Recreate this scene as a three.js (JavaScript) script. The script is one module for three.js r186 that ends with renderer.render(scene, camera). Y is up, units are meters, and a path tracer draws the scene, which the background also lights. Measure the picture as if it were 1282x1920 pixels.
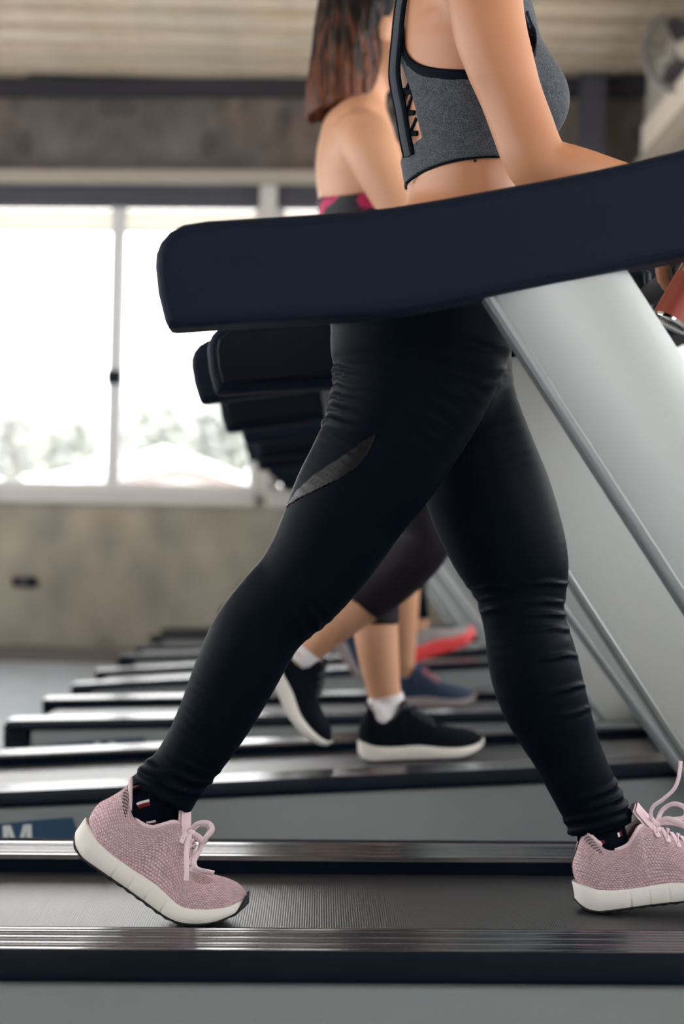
import * as THREE from 'three';
import { RoundedBoxGeometry } from 'three/addons/geometries/RoundedBoxGeometry.js';
import { mergeGeometries, toCreasedNormals } from 'three/addons/utils/BufferGeometryUtils.js';
import { FontLoader } from 'three/addons/loaders/FontLoader.js';
import { TextGeometry } from 'three/addons/geometries/TextGeometry.js';
import { createNoise2D, createNoise3D } from 'simplex-noise';

// ---------------------------------------------------------------- camera, sky, exposure
const FPX = 3233, CAM_Y = 0.724, YAW = 0.0127, PITCH = 0.0139, ROLL = 0.022;
const scene = new THREE.Scene();
const camera = new THREE.PerspectiveCamera(2 * Math.atan(960 / FPX) * 180 / Math.PI, 1282 / 1920, 0.05, 300);
camera.position.set(0, CAM_Y, 0);
camera.rotation.set(PITCH, -YAW, ROLL, 'YXZ');
camera.focus = 2.24;
camera.userData.fStop = 3.3;
scene.add(camera);
camera.updateMatrixWorld(true);
const renderer = new THREE.WebGLRenderer({ antialias: true });
renderer.toneMapping = THREE.LinearToneMapping;
renderer.toneMappingExposure = 1.0;
renderer.shadowMap.enabled = true;
scene.background = new THREE.Color(1.0, 1.0, 1.0);      // flat bright overcast sky
scene.backgroundIntensity = 7.0;

// ---------------------------------------------------------------- helpers
const V = (x, y, z) => new THREE.Vector3(x, y, z);
// a point seen at picture position (px, py) and standing in the vertical plane z = -d
function P(px, py, d) {
  const v = V((px - 641) / FPX, -(py - 960) / FPX, -1).applyQuaternion(camera.quaternion);
  v.multiplyScalar(-d / v.z); v.add(camera.position); return v;
}
function rng(seed) { let s = seed >>> 0; return () => { s = (s + 0x6d2b79f5) | 0; let t = Math.imul(s ^ (s >>> 15), 1 | s); t = (t + Math.imul(t ^ (t >>> 7), 61 | t)) ^ t; return ((t ^ (t >>> 14)) >>> 0) / 4294967296; }; }
const n2 = createNoise2D(rng(11)), n3 = createNoise3D(rng(12));
const lerp = (a, b, t) => a + (b - a) * t, clamp = (x, a, b) => Math.min(b, Math.max(a, x));
const sstep = (a, b, x) => { const t = clamp((x - a) / (b - a), 0, 1); return t * t * (3 - 2 * t); };
function curve(pts) {                                  // piecewise monotone-ish cubic through [x, y] pairs
  return (x) => {
    const n = pts.length; if (x <= pts[0][0]) return pts[0][1]; if (x >= pts[n - 1][0]) return pts[n - 1][1];
    let i = 0; while (x > pts[i + 1][0]) i++;
    const [x0, y0] = pts[i], [x1, y1] = pts[i + 1], h = x1 - x0, t = (x - x0) / h;
    const m = (k) => { if (k === 0 || k === n - 1) { const a = k === 0 ? 0 : n - 2; return (pts[a + 1][1] - pts[a][1]) / (pts[a + 1][0] - pts[a][0]); } const d0 = (pts[k][1] - pts[k - 1][1]) / (pts[k][0] - pts[k - 1][0]), d1 = (pts[k + 1][1] - pts[k][1]) / (pts[k + 1][0] - pts[k][0]); return d0 * d1 <= 0 ? 0 : 2 * d0 * d1 / (d0 + d1); };
    const a = m(i) * h, b = m(i + 1) * h;
    return (2 * t ** 3 - 3 * t * t + 1) * y0 + (t ** 3 - 2 * t * t + t) * a + (-2 * t ** 3 + 3 * t * t) * y1 + (t ** 3 - t * t) * b;
  };
}
const taken = new Map();
function numbered(name) { const n = taken.get(name) || 0; taken.set(name, n + 1); return n ? name + '_' + String(n).padStart(3, '0') : name; }
function mesh(name, geo, mat, parent) { const m = new THREE.Mesh(geo, mat); m.name = name; m.castShadow = m.receiveShadow = true; parent.add(m); return m; }
function thing(name, label, category, group) { const g = new THREE.Group(); g.name = numbered(name); g.userData = { label, category }; if (group) g.userData.group = group; scene.add(g); return g; }
function structure(name, label, category) { const g = new THREE.Group(); g.name = numbered(name); g.userData = { label, category, kind: 'structure' }; scene.add(g); return g; }
function box(w, h, d, x = 0, y = 0, z = 0) { const g = new THREE.BoxGeometry(w, h, d); g.translate(x, y, z); return g; }
function rbox(w, h, d, r, x = 0, y = 0, z = 0) { const g = new RoundedBoxGeometry(w, h, d, 3, r); g.translate(x, y, z); return g; }
function merge(list) { return mergeGeometries(list.map((g) => { const c = g.index ? g.toNonIndexed() : g; for (const k of Object.keys(c.attributes)) if (!['position', 'normal', 'uv'].includes(k)) c.deleteAttribute(k); if (!c.attributes.uv) c.setAttribute('uv', new THREE.BufferAttribute(new Float32Array(c.attributes.position.count * 2), 2)); return c; })); }
// uv in metres, picked by the dominant axis of the normal
function boxUV(g, s = 1) {
  const p = g.attributes.position, n = g.attributes.normal, uv = new Float32Array(p.count * 2);
  for (let i = 0; i < p.count; i++) {
    const ax = Math.abs(n.getX(i)), ay = Math.abs(n.getY(i)), az = Math.abs(n.getZ(i));
    let u, v; if (ay >= ax && ay >= az) { u = p.getX(i); v = p.getZ(i); } else if (ax >= az) { u = p.getZ(i); v = p.getY(i); } else { u = p.getX(i); v = p.getY(i); }
    uv[2 * i] = u * s; uv[2 * i + 1] = v * s;
  }
  g.setAttribute('uv', new THREE.BufferAttribute(uv, 2)); return g;
}
function extrudeXY(pts, depth, bevel = 0.006, seg = 3, curved = false) {   // outline in x,y; thickness along z, centred
  const sh = curved ? new THREE.Shape(new THREE.SplineCurve(pts.map((p) => new THREE.Vector2(...p))).getPoints(120)) : new THREE.Shape(pts.map((p) => new THREE.Vector2(...p)));
  const g = new THREE.ExtrudeGeometry(sh, { depth: depth - 2 * bevel, bevelEnabled: bevel > 0, bevelThickness: bevel, bevelSize: bevel, bevelOffset: -bevel, bevelSegments: seg, curveSegments: 12 });
  g.translate(0, 0, -depth / 2 + bevel); return g;
}
function extrudeX(pts, x0, x1, bevel = 0) {            // outline in (z, y), drawn out along x
  const sh = new THREE.Shape(pts.map(([z, y]) => new THREE.Vector2(-z, y)));
  const g = new THREE.ExtrudeGeometry(sh, { depth: x1 - x0, bevelEnabled: bevel > 0, bevelThickness: bevel, bevelSize: bevel, bevelOffset: -bevel, bevelSegments: 2 });
  g.rotateY(Math.PI / 2); g.translate(x0, 0, 0); return g;
}
function tube(pts, r, seg = 40, rad = 8, closed = false) { return new THREE.TubeGeometry(new THREE.CatmullRomCurve3(pts, closed), seg, r, rad, closed); }
function ribbon(pts, w, t, seg = 48, up0 = V(0, 0, 1)) {      // flat lace: an oval section swept along a curve
  const c = new THREE.CatmullRomCurve3(pts), N = 8, pos = [], idx = [];
  for (let i = 0; i <= seg; i++) {
    const p = c.getPoint(i / seg), T = c.getTangent(i / seg), up = up0 ?? V(0, 0, 1).cross(T).add(V(0, 0, 0.35)), B = up.clone().sub(T.clone().multiplyScalar(up.dot(T))); if (B.lengthSq() < 1e-4) B.set(0, 1, 0).sub(T.clone().multiplyScalar(T.y)); B.normalize();
    const N1 = T.clone().cross(B);
    for (let k = 0; k < N; k++) { const a = k / N * Math.PI * 2, q = p.clone().addScaledVector(B, Math.cos(a) * w).addScaledVector(N1, Math.sin(a) * t); pos.push(q.x, q.y, q.z); }
  }
  for (let i = 0; i < seg; i++) for (let k = 0; k < N; k++) { const a = i * N + k, b = i * N + (k + 1) % N; idx.push(a, b, a + N, b, b + N, a + N); }
  for (const [o, f] of [[0, 1], [seg * N, -1]]) for (let k = 1; k < N - 1; k++) f > 0 ? idx.push(o, o + k + 1, o + k) : idx.push(o, o + k, o + k + 1);
  const g = new THREE.BufferGeometry(); g.setAttribute('position', new THREE.Float32BufferAttribute(pos, 3)); g.setIndex(idx); g.computeVertexNormals(); return g;
}
function grid(nu, nv, f, uvf) {                        // surface f(u, v) -> Vector3
  const pos = [], uv = [], idx = [];
  for (let i = 0; i <= nu; i++) for (let j = 0; j <= nv; j++) { const u = i / nu, v = j / nv, p = f(u, v); pos.push(p.x, p.y, p.z); const t = uvf ? uvf(u, v) : [u, v]; uv.push(t[0], t[1]); }
  for (let i = 0; i < nu; i++) for (let j = 0; j < nv; j++) { const a = i * (nv + 1) + j; idx.push(a, a + nv + 1, a + 1, a + 1, a + nv + 1, a + nv + 2); }
  const g = new THREE.BufferGeometry(); g.setAttribute('position', new THREE.Float32BufferAttribute(pos, 3)); g.setAttribute('uv', new THREE.Float32BufferAttribute(uv, 2)); g.setIndex(idx); g.computeVertexNormals(); return g;
}
function dataTex(w, h, f, srgb, repeat = true) {
  const d = new Uint8Array(w * h * 4);
  for (let y = 0; y < h; y++) for (let x = 0; x < w; x++) { const c = f(x / w, y / h, x, y), i = (y * w + x) * 4; if (typeof c === 'number') d[i] = d[i + 1] = d[i + 2] = clamp(c, 0, 1) * 255; else { d[i] = clamp(c[0], 0, 1) * 255; d[i + 1] = clamp(c[1], 0, 1) * 255; d[i + 2] = clamp(c[2], 0, 1) * 255; } d[i + 3] = 255; }
  const t = new THREE.DataTexture(d, w, h); t.magFilter = THREE.LinearFilter; t.minFilter = THREE.LinearMipmapLinearFilter; t.generateMipmaps = true; if (repeat) t.wrapS = t.wrapT = THREE.RepeatWrapping; if (srgb) t.colorSpace = THREE.SRGBColorSpace; t.needsUpdate = true; return t;
}
const tileNoise = (u, v, f, s = 0) => { const a = u * Math.PI * 2, b = v * Math.PI * 2, k = f / (Math.PI * 2); return n3(Math.cos(a) * k + s, Math.sin(a) * k + Math.cos(b) * k * 1.3, Math.sin(b) * k * 1.3 + s); };

// ---------------------------------------------------------------- materials
const L = (r, g, b) => new THREE.Color().setRGB(r, g, b);
const std = (c, roughness, o = {}) => new THREE.MeshStandardMaterial({ color: c, roughness, metalness: 0, ...o });
const phys = (c, roughness, o = {}) => new THREE.MeshPhysicalMaterial({ color: c, roughness, metalness: 0, ...o });
function concreteTex(base, amp, seed, warm) {
  const t = dataTex(1024, 1024, (u, v) => {
    const N = (f, g, o) => n3(u * f, v * g, seed + o), big = N(4, 3, 0) + 0.6 * N(9, 7, 4), mid = N(22, 18, 8), fine = N(150, 150, 12) + 0.7 * N(320, 320, 15), streak = Math.max(0, N(26, 2.2, 20)), spot = sstep(0.62, 0.8, N(13, 11, 25));
    const k = 1 + amp * (0.34 * big + 0.22 * mid + 0.12 * fine - 0.22 * streak - 0.4 * spot), w = 1 + warm * N(6, 5, 30);
    return [base[0] * k * w, base[1] * k, base[2] * k / w];
  }, true); t.wrapS = t.wrapT = THREE.MirroredRepeatWrapping; return t;
}
const M = {};
{
  const t = concreteTex([0.56, 0.535, 0.49], 0.30, 1, 0.03); t.repeat.set(1 / 5, 1 / 5);
  M.concrete = std(0xffffff, 0.9, { map: t });
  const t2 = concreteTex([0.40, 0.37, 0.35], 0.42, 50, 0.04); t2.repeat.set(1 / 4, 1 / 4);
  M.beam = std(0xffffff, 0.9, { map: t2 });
  M.plaster = std(L(0.45, 0.41, 0.35), 0.9);
  const t3 = concreteTex([0.71, 0.65, 0.57], 0.10, 90, 0.02); t3.repeat.set(0.35, 0.35);
  M.ceiling = std(0xffffff, 0.75, { map: t3 });
  const t4 = concreteTex([0.78, 0.83, 0.87], 0.08, 130, 0.01); t4.repeat.set(0.3, 0.3);
  M.floor = std(0xffffff, 0.2, { map: t4 });
  M.trim = std(L(0.62, 0.55, 0.46), 0.6);
  M.headTrim = std(L(0.33, 0.29, 0.24), 0.7);
  M.lintel = std(L(0.74, 0.65, 0.56), 0.7);
  M.fanGuard = std(L(0.20, 0.195, 0.20), 0.5);
  M.shadeStrip = std(L(0.016, 0.015, 0.02), 0.7);  // near-black tone of the painted shadow line over the beam
  M.darkFrame = std(L(0.045, 0.045, 0.06), 0.5);
  M.alu = std(L(0.58, 0.58, 0.59), 0.5, { metalness: 0.1 });
  M.sill = std(L(0.5, 0.48, 0.45), 0.6);
  M.glass = phys(0xffffff, 0.02, { transmission: 1, thickness: 0, ior: 1.5 });
  M.blind = phys(L(0.80, 0.72, 0.62), 0.95, { transmission: 0.32, thickness: 0, side: THREE.DoubleSide });
  M.black = phys(L(0.003, 0.006, 0.012), 0.45, { specularIntensity: 0.2 });
  M.skirt = phys(L(0.003, 0.006, 0.012), 0.8, { specularIntensity: 0.06 });
  M.navyPlastic = phys(L(0.0055, 0.0095, 0.021), 0.55, { specularIntensity: 0.2 });
  M.inkPlastic = phys(L(0.0045, 0.0065, 0.012), 0.45, { specularIntensity: 0.2 });
  const brush = dataTex(512, 512, (u, v) => 0.5 + 0.3 * tileNoise(u, v, 90, 7) + 0.2 * tileNoise(u, v, 40, 3), false); brush.repeat.set(6, 6);
  M.silver = phys(L(0.41, 0.43, 0.43), 0.40, { metalness: 0.3, clearcoat: 0.3, clearcoatRoughness: 0.35, bumpMap: brush, bumpScale: 0.00006 });
  M.silverEdge = phys(L(0.20, 0.21, 0.215), 0.35, { metalness: 0.5 });
  M.bodyGrey = phys(L(0.205, 0.222, 0.225), 0.5, { metalness: 0.1, specularIntensity: 0.5 });
  M.rail = phys(L(0.026, 0.030, 0.038), 0.17, { ior: 2.0 });
  const beltT = dataTex(256, 256, (u, v) => { const a = Math.abs(Math.sin(u * Math.PI * 8)), b = Math.abs(Math.sin(v * Math.PI * 8)); return 0.75 * Math.pow(a * b, 0.6) + 0.12 * tileNoise(u, v, 40, 3); }, false); beltT.repeat.set(1 / 0.026, 1 / 0.026);
  M.belt = phys(L(0.014, 0.0155, 0.020), 0.30, { bumpMap: beltT, bumpScale: 0.0004, ior: 1.85 });
  M.decalBlue = std(L(0.012, 0.045, 0.10), 0.4);
  M.decalText = std(L(0.55, 0.57, 0.57), 0.5);
  M.rubber = std(L(0.012, 0.012, 0.014), 0.8);
  M.screen = phys(L(0.01, 0.012, 0.016), 0.12);
  M.chrome = std(L(0.75, 0.74, 0.72), 0.15, { metalness: 1 });
  M.red = std(L(0.32, 0.06, 0.04), 0.45);
  M.skin = phys(L(0.47, 0.205, 0.103), 0.48, { sheen: 0.25, sheenRoughness: 0.5, sheenColor: L(0.9, 0.6, 0.45) });
  M.skinPale = phys(L(0.57, 0.295, 0.175), 0.5, { sheen: 0.25, sheenRoughness: 0.5, sheenColor: L(0.9, 0.65, 0.5) });
  const weave = dataTex(256, 256, (u, v) => 0.5 + 0.25 * Math.sin(u * Math.PI * 2 * 40) * Math.sin(v * Math.PI * 2 * 40), false); weave.repeat.set(1 / 0.03, 1 / 0.03);
  M.legging = phys(L(0.0018, 0.0040, 0.0085), 0.48, { specularIntensity: 0.07 });
  M.leggingShiny = phys(L(0.007, 0.0065, 0.007), 0.34, { specularIntensity: 0.32 });
  const heather = dataTex(512, 512, (u, v) => {
    const a = tileNoise(u, v * 3.2, 55, 3), b = tileNoise(u + 0.3 * v, v * 2, 90, 8), c = tileNoise(u, v, 8, 1);
    const k = 0.245 + 0.19 * a + 0.14 * b + 0.03 * c; return [k * 0.93, k * 1.0, k * 1.12];
  }, true); heather.repeat.set(1 / 0.12, 1 / 0.12);
  M.heather = phys(0xffffff, 0.85, { map: heather, sheen: 0.4, sheenRoughness: 0.5, sheenColor: L(0.25, 0.27, 0.3) });
  M.blackTrim = phys(L(0.003, 0.0055, 0.011), 0.7, { specularIntensity: 0.1 });
}

// ---------------------------------------------------------------- the room
const FLOOR_X0 = -3.9, RIGHT_X = 1.68, FRONT_Z = 4.2, CEIL = 3.19, WALL_T = 0.25;
const SILL = 0.925, HEAD = 2.62;                          // window band
const BACK_A = -0.098;                                    // the window wall runs a little away to the right
// floor, ceiling
{
  const f = structure('floor', 'pale polished floor under the treadmills', 'floor');
  const g = box(RIGHT_X - FLOOR_X0 + 1, 0.2, FRONT_Z + 11.6, (RIGHT_X + FLOOR_X0) / 2, -0.1, (FRONT_Z - 11.0) / 2); boxUV(g); mesh('floor_slab', g, M.floor, f);
  const c = structure('ceiling', 'beige ribbed metal ceiling', 'ceiling');
  const pr = [], z0 = -11.2, z1 = FRONT_Z + 0.3; let z = z0; const top = CEIL + 0.3;
  pr.push([z0, top]);
  while (z < z1) { pr.push([z, CEIL], [z + 0.15, CEIL], [z + 0.17, CEIL + 0.10], [z + 0.285, CEIL + 0.10], [z + 0.305, CEIL]); z += 0.315; }
  pr.push([z, CEIL], [z, top]);
  const cg = extrudeX(pr, FLOOR_X0 - 0.4, RIGHT_X + 0.4); boxUV(cg); mesh('ribbed_sheet', cg, M.ceiling, c);
}
// a wall with a band of windows; own frame: x along the wall, y up, z = 0 the inner face, the outside at -z
function windowWall(wallName, wallLabel, len, bands, place, opts = {}) {
  const w = structure(wallName, wallLabel, 'wall'); place(w);
  const low = box(len, SILL, WALL_T, 0, SILL / 2, -WALL_T / 2); boxUV(low); mesh('lower_wall', low, opts.lower || M.concrete, w);
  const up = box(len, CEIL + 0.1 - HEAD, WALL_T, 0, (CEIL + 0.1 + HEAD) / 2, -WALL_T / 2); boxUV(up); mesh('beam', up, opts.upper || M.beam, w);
  const edges = [-len / 2, ...bands.flatMap((b) => [b.x0, b.x1]), len / 2];
  for (let i = 0; i < edges.length; i += 2) { const a = edges[i], b = edges[i + 1]; if (b - a > 0.01) { const g = box(b - a, HEAD - SILL, WALL_T, (a + b) / 2, (HEAD + SILL) / 2, -WALL_T / 2); boxUV(g); mesh('wall_pier', g, opts.pier || M.concrete, w); } }
  return w;
}
let windowCount = 0;
function windowUnit(label, x0, x1, posts, place, o = {}) {        // posts: x of the mullions, each [x, width, latch?]
  const w = structure('window_' + (++windowCount), label, 'window'); place(w);
  const zc = -0.12, H = HEAD - SILL, mid = (x0 + x1) / 2, len = x1 - x0;
  mesh('head_trim', box(len + 0.08, 0.06, 0.10, mid, HEAD + 0.03, 0.05), M.headTrim, w);
  mesh('head_frame', box(len, 0.11, 0.09, mid, HEAD - 0.055, zc + 0.02), M.darkFrame, w);
  mesh('sill', rbox(len + 0.02, 0.085, 0.20, 0.008, mid, SILL - 0.015, -0.075), M.sill, w);
  const bottom = mesh('bottom_frame', box(len, 0.035, 0.06, mid, SILL + 0.045, zc), M.alu, w); bottom.visible = true;
  const xs = [x0, ...posts.map((p) => p[0]), x1];
  for (const [x, wd, latch] of [[x0 + 0.02, 0.04], ...posts, [x1 - 0.02, 0.04]]) {
    const m = mesh('mullion', box(wd, H - 0.16, 0.06, x, (SILL + HEAD) / 2 - 0.025, zc + 0.002), M.alu, w);
    if (latch) mesh('latch', rbox(wd * 1.15, 0.075, 0.03, 0.004, x, SILL + 0.645, zc + 0.045), M.black, m);
  }
  for (let i = 0; i + 1 < xs.length; i++) {
    const a = xs[i] + 0.01, b = xs[i + 1] - 0.01, gx = (a + b) / 2, gw = b - a;
    mesh('pane', box(gw, H - 0.16, 0.0015, gx, (SILL + HEAD) / 2 - 0.025, zc), M.glass, w);
    const drop = o.drop ?? 0.12;
    const bl = mesh('roller_blind', grid(4, 6, (u, v) => V(lerp(a + 0.02, b - 0.02, u), HEAD - 0.11 - drop * v, zc - 0.045)), M.blind, w);
    mesh('hem_bar', box(gw - 0.04, 0.014, 0.012, gx, HEAD - 0.11 - drop, zc - 0.045), M.trim, bl);
  }
  return w;
}
{ // window wall behind the treadmills
  const O = P(203, 925, 9.42); O.y = 0;
  const place = (g) => { g.position.copy(O); g.rotation.y = BACK_A; };
  windowWall('wall_back', 'raw concrete wall under and over the window band behind the treadmills', 14, [{ x0: -5.2, x1: 2.1 }], place);
  windowUnit('wide window of bright panes left of the treadmill handrails', -5.2, 0.80, [[-4.1, 0.075], [-3.2, 0.075], [-2.4, 0.075], [-1.62, 0.075], [-0.80, 0.075], [0.0, 0.075, true]], place);
  windowUnit('window partly hidden behind the walking women and the handrails', 0.88, 2.1, [[1.5, 0.05]], place);
  const t = structure('trim_1', 'pale post between the two back windows', 'trim'); place(t);
  mesh('post', box(0.09, HEAD - SILL + 0.1, 0.12, 0.84, (HEAD + SILL) / 2 + 0.05, -0.07), M.sill, t);
  const b = structure('baseboard_back', 'dark base strip along the foot of the concrete wall', 'baseboard'); place(b);
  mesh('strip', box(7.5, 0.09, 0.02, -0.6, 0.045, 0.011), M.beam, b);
  const t3 = structure('trim_3', 'dark steel angle where the beam meets the ceiling', 'trim'); place(t3); mesh('angle', box(9, 0.10, 0.06, -0.8, CEIL - 0.05, 0.03), M.shadeStrip, t3);  // shadow line under the ceiling, put in as a near-black strip
  const c = structure('trim_2', 'dark column in the far corner by the right wall', 'trim'); place(c);
  mesh('column', box(0.14, CEIL, 0.14, 2.57, CEIL / 2, 0.07), M.darkFrame, c);
}
{ // right wall: the same band of windows, blinds down
  const place = (g) => { g.position.set(RIGHT_X, 0, -4.2); g.rotation.y = -Math.PI / 2; };
  windowWall('wall_right', 'beige wall in front of the treadmills', 17, [{ x0: -4.6, x1: 4.6 }], place, { lower: M.plaster, upper: M.plaster, pier: M.plaster });
  windowUnit('window with pale blinds half lowered on the right wall', -4.6, 4.6, [-3.4, -2.3, -1.15, 0, 1.15, 2.3, 3.4].map((x) => [x, 0.05]), place, { drop: 0.55 });
}
{ // pale lintel board over the right windows
  const t = structure('trim_4', 'pale lintel board over the windows of the right wall', 'trim');
  mesh('board', box(0.06, 0.19, 9.3, RIGHT_X - 0.035, 2.775, -4.2), M.lintel, t);
}
{ // left wall and the wall behind the camera, daylight in both
  const pl = (g) => { g.position.set(FLOOR_X0, 0, -3.4); g.rotation.y = Math.PI / 2; };
  windowWall('wall_left', 'concrete wall left of the picture', 17, [{ x0: -5.5, x1: 5.5 }], pl);
  windowUnit('window band in the left wall', -5.5, 5.5, [-4.4, -3.3, -2.2, -1.1, 0, 1.1, 2.2, 3.3, 4.4].map((x) => [x, 0.05]), pl);
  const pf = (g) => { g.position.set(-2.3, 0, FRONT_Z); g.rotation.y = Math.PI; };
  windowWall('wall_front', 'concrete wall behind the camera', 10, [{ x0: -3.8, x1: -1.8 }], pf);
  windowUnit('window behind the camera', -3.8, -1.8, [-2.8].map((x) => [x, 0.05]), pf);
}
{ // outlet box on the concrete wall
  const g = thing('wall_outlet', 'small dark outlet box on the concrete wall below the window', 'outlet');
  const p = P(40, 1092, 9.35); g.position.copy(p); g.position.z = -9.46; g.rotation.y = BACK_A;
  mesh('cover', rbox(0.13, 0.055, 0.05, 0.008), M.black, g); mesh('socket', box(0.05, 0.03, 0.004, 0, 0, 0.027), M.darkFrame, g);
}

// ---------------------------------------------------------------- outside: houses and trees
{
  const gr = structure('ground_outside', 'bright ground outside the windows', 'ground');
  const g = box(120, 0.2, 90, -5, -1.3, -58); boxUV(g, 0.2); mesh('ground', g, std(L(0.5, 0.5, 0.46), 0.95), gr);
  const white = std(L(0.85, 0.84, 0.82), 0.8), pinkRoof = std(L(0.20, 0.165, 0.155), 0.85), pale = std(L(0.8, 0.8, 0.8), 0.85);
  function house(label, px, pyPeak, pyEave, halfPx, d, roofMat) {
    const pk = P(px, pyPeak, d), ev = P(px - halfPx, pyEave, d), W = pk.x - ev.x, h = thing('house', label, 'house'); h.position.set(pk.x, -1.2, -d);
    const ye = ev.y + 1.2, yp = pk.y + 1.2, dep = 7;
    const wall = mesh('wall', extrudeXY([[-W * 0.92, 0], [W * 0.92, 0], [W * 0.92, ye], [0, yp - 0.15], [-W * 0.92, ye]], dep, 0), white, h); wall.position.z = -dep / 2;
    for (const s of [-1, 1]) { const r = mesh('roof_slope', extrudeXY([[0, yp], [s * W, ye], [s * W, ye - 0.14], [0, yp - 0.14]], dep + 0.7, 0), roofMat, h); r.position.z = -dep / 2; }
    const dr = mesh('window', box(0.9, 1.0, 0.06, W * 0.3, ye * 0.5, 0.02), std(L(0.3, 0.32, 0.35), 0.3), h); mesh('pane', box(0.8, 0.9, 0.02, W * 0.3, ye * 0.5, 0.05), std(L(0.1, 0.12, 0.14), 0.15), dr);
  }
  house('white gabled house seen through the right pane', 312, 838, 905, 210, 30, white);
  house('low house with a pinkish gable roof before the white house', 340, 876, 912, 170, 22, pinkRoof);
  house('pale low house seen through the left pane', 190, 868, 925, 230, 52, pale);
  const leaf = [L(0.44, 0.465, 0.43), L(0.46, 0.48, 0.45), L(0.48, 0.495, 0.475)].map((c) => phys(c, 0.9, { transmission: 0.25, thickness: 0, side: THREE.DoubleSide }));
  const bark = std(L(0.12, 0.1, 0.08), 0.95);
  const leafShape = new THREE.BufferGeometry(); leafShape.setAttribute('position', new THREE.Float32BufferAttribute([0, 0, 0, 0.5, 0.25, 0.1, 0, 1, 0, -0.5, 0.25, 0.1], 3)); leafShape.setIndex([0, 1, 2, 0, 2, 3]); leafShape.computeVertexNormals();
  function tree(label, px, py, rpx, d, k, seed) {
    const r = rng(seed), c = P(px, py, d), R = rpx * d / FPX, t = thing('tree', label, 'tree', 'trees beyond the windows'); t.position.set(c.x, -1.2, -d);
    const hy = c.y + 1.2; mesh('trunk', tube([V(0, 0, 0), V(0.1, hy * 0.5, 0), V(-0.05, hy, 0.1)], 0.16 * R, 12, 8), bark, t);
    const N = 2600, im = new THREE.InstancedMesh(leafShape, leaf[k], N), m4 = new THREE.Matrix4(), q = new THREE.Quaternion(), e = new THREE.Euler();
    for (let i = 0; i < N; i++) { const a = r() * 6.283, b = Math.acos(2 * r() - 1), rr = R * (0.45 + 0.6 * Math.pow(r(), 0.6)) * (1 + 0.28 * n3(Math.cos(a) * 2 + seed, Math.sin(a) * 2, b * 1.6)); e.set(r() * 6, r() * 6, r() * 6); q.setFromEuler(e); const s = R * 0.22 * (0.7 + 0.6 * r()); m4.compose(V(Math.sin(b) * Math.cos(a) * rr, hy + Math.cos(b) * rr * 0.9, Math.sin(b) * Math.sin(a) * rr * 0.8), q, V(s, s, s)); im.setMatrixAt(i, m4); }
    im.name = 'foliage'; im.userData.kind = 'stuff'; im.castShadow = im.receiveShadow = true; t.add(im);
  }
  tree('leafy tree rising behind the white house in the right pane', 285, 815, 70, 62, 0, 5);
  tree('leafy tree at the right edge of the right pane', 430, 820, 75, 66, 1, 6);
  tree('rounded tree near the middle of the left pane', 120, 835, 60, 64, 1, 7);
  tree('tree at the left edge of the left pane', 15, 835, 70, 66, 2, 8);
}

// ---------------------------------------------------------------- treadmills (own frame: x forward, y up, z to the camera, origin on the floor under the hinge)
const RAIL_Y = 0.235, HINGE_X = -0.45, DECK_HALF = 0.367, BELT_Y = 0.210, ARM_Z = 0.445, SKIRT = 0.068;
const font = await new FontLoader().loadAsync('fonts/droid/droid_sans_bold.typeface.json');
const wx = (x) => x - HINGE_X;                           // world x of the first machine to own x
const armPts = [];
{ // outline of the handrail in the side view, metres above the floor
  const px = [[311, 503], [313, 480], [322, 458], [340, 438], [366, 425], [410, 418.5], [500, 414], [600, 409.5], [700, 403], [760, 397], [860, 382], [960, 365], [1060, 348], [1150, 331], [1230, 314], [1300, 298], [1420, 268], [1500, 262], [1540, 300], [1545, 400], [1500, 455], [1420, 478], [1300, 500], [1235, 512], [1100, 539], [945, 566], [880, 578], [800, 592], [700, 602], [600, 608], [480, 613], [345, 621], [334, 619], [328, 606], [316, 555]];
  for (const [a, b] of px) { const p = P(a, b, 1.885); armPts.push([wx(p.x), p.y]); }
}
const inset = (pts, d) => { const n = pts.length; return pts.map((p, i) => { const a = pts[(i + n - 1) % n], b = pts[(i + 1) % n], tx = b[0] - a[0], ty = b[1] - a[1], l = Math.hypot(tx, ty); return [p[0] + ty / l * d, p[1] - tx / l * d]; }); };
function railProfile(s) {       // s = +1 near rail, -1 far rail; outer edge at z = s * DECK_HALF; ribs across the top
  const w = 0.138, o = [], zo = DECK_HALF, zi = DECK_HALF - w, ribs = 8, pw = (w - 0.022) / ribs;
  const pt = (z, y) => o.push([s * z, y]);
  pt(zo, RAIL_Y - 0.038); pt(zo, RAIL_Y - 0.008); pt(zo - 0.003, RAIL_Y - 0.002); pt(zo - 0.009, RAIL_Y);
  for (let k = 0; k < ribs; k++) { const c = zo - 0.014 - (k + 0.5) * pw, h = pw / 2 - 0.0012; pt(c + h + 0.0008, RAIL_Y - 0.003); for (const u of [1, 0.66, 0.33, 0, -0.33, -0.66, -1]) pt(c + h * u, RAIL_Y - 0.0010 * u * u); pt(c - h - 0.0008, RAIL_Y - 0.003); }
  pt(zi + 0.004, RAIL_Y - 0.001); pt(zi, RAIL_Y - 0.005); pt(zi, RAIL_Y - 0.045); pt(zo - 0.02, RAIL_Y - 0.045);
  return s > 0 ? o : o.reverse();
}
let TM;
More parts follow.
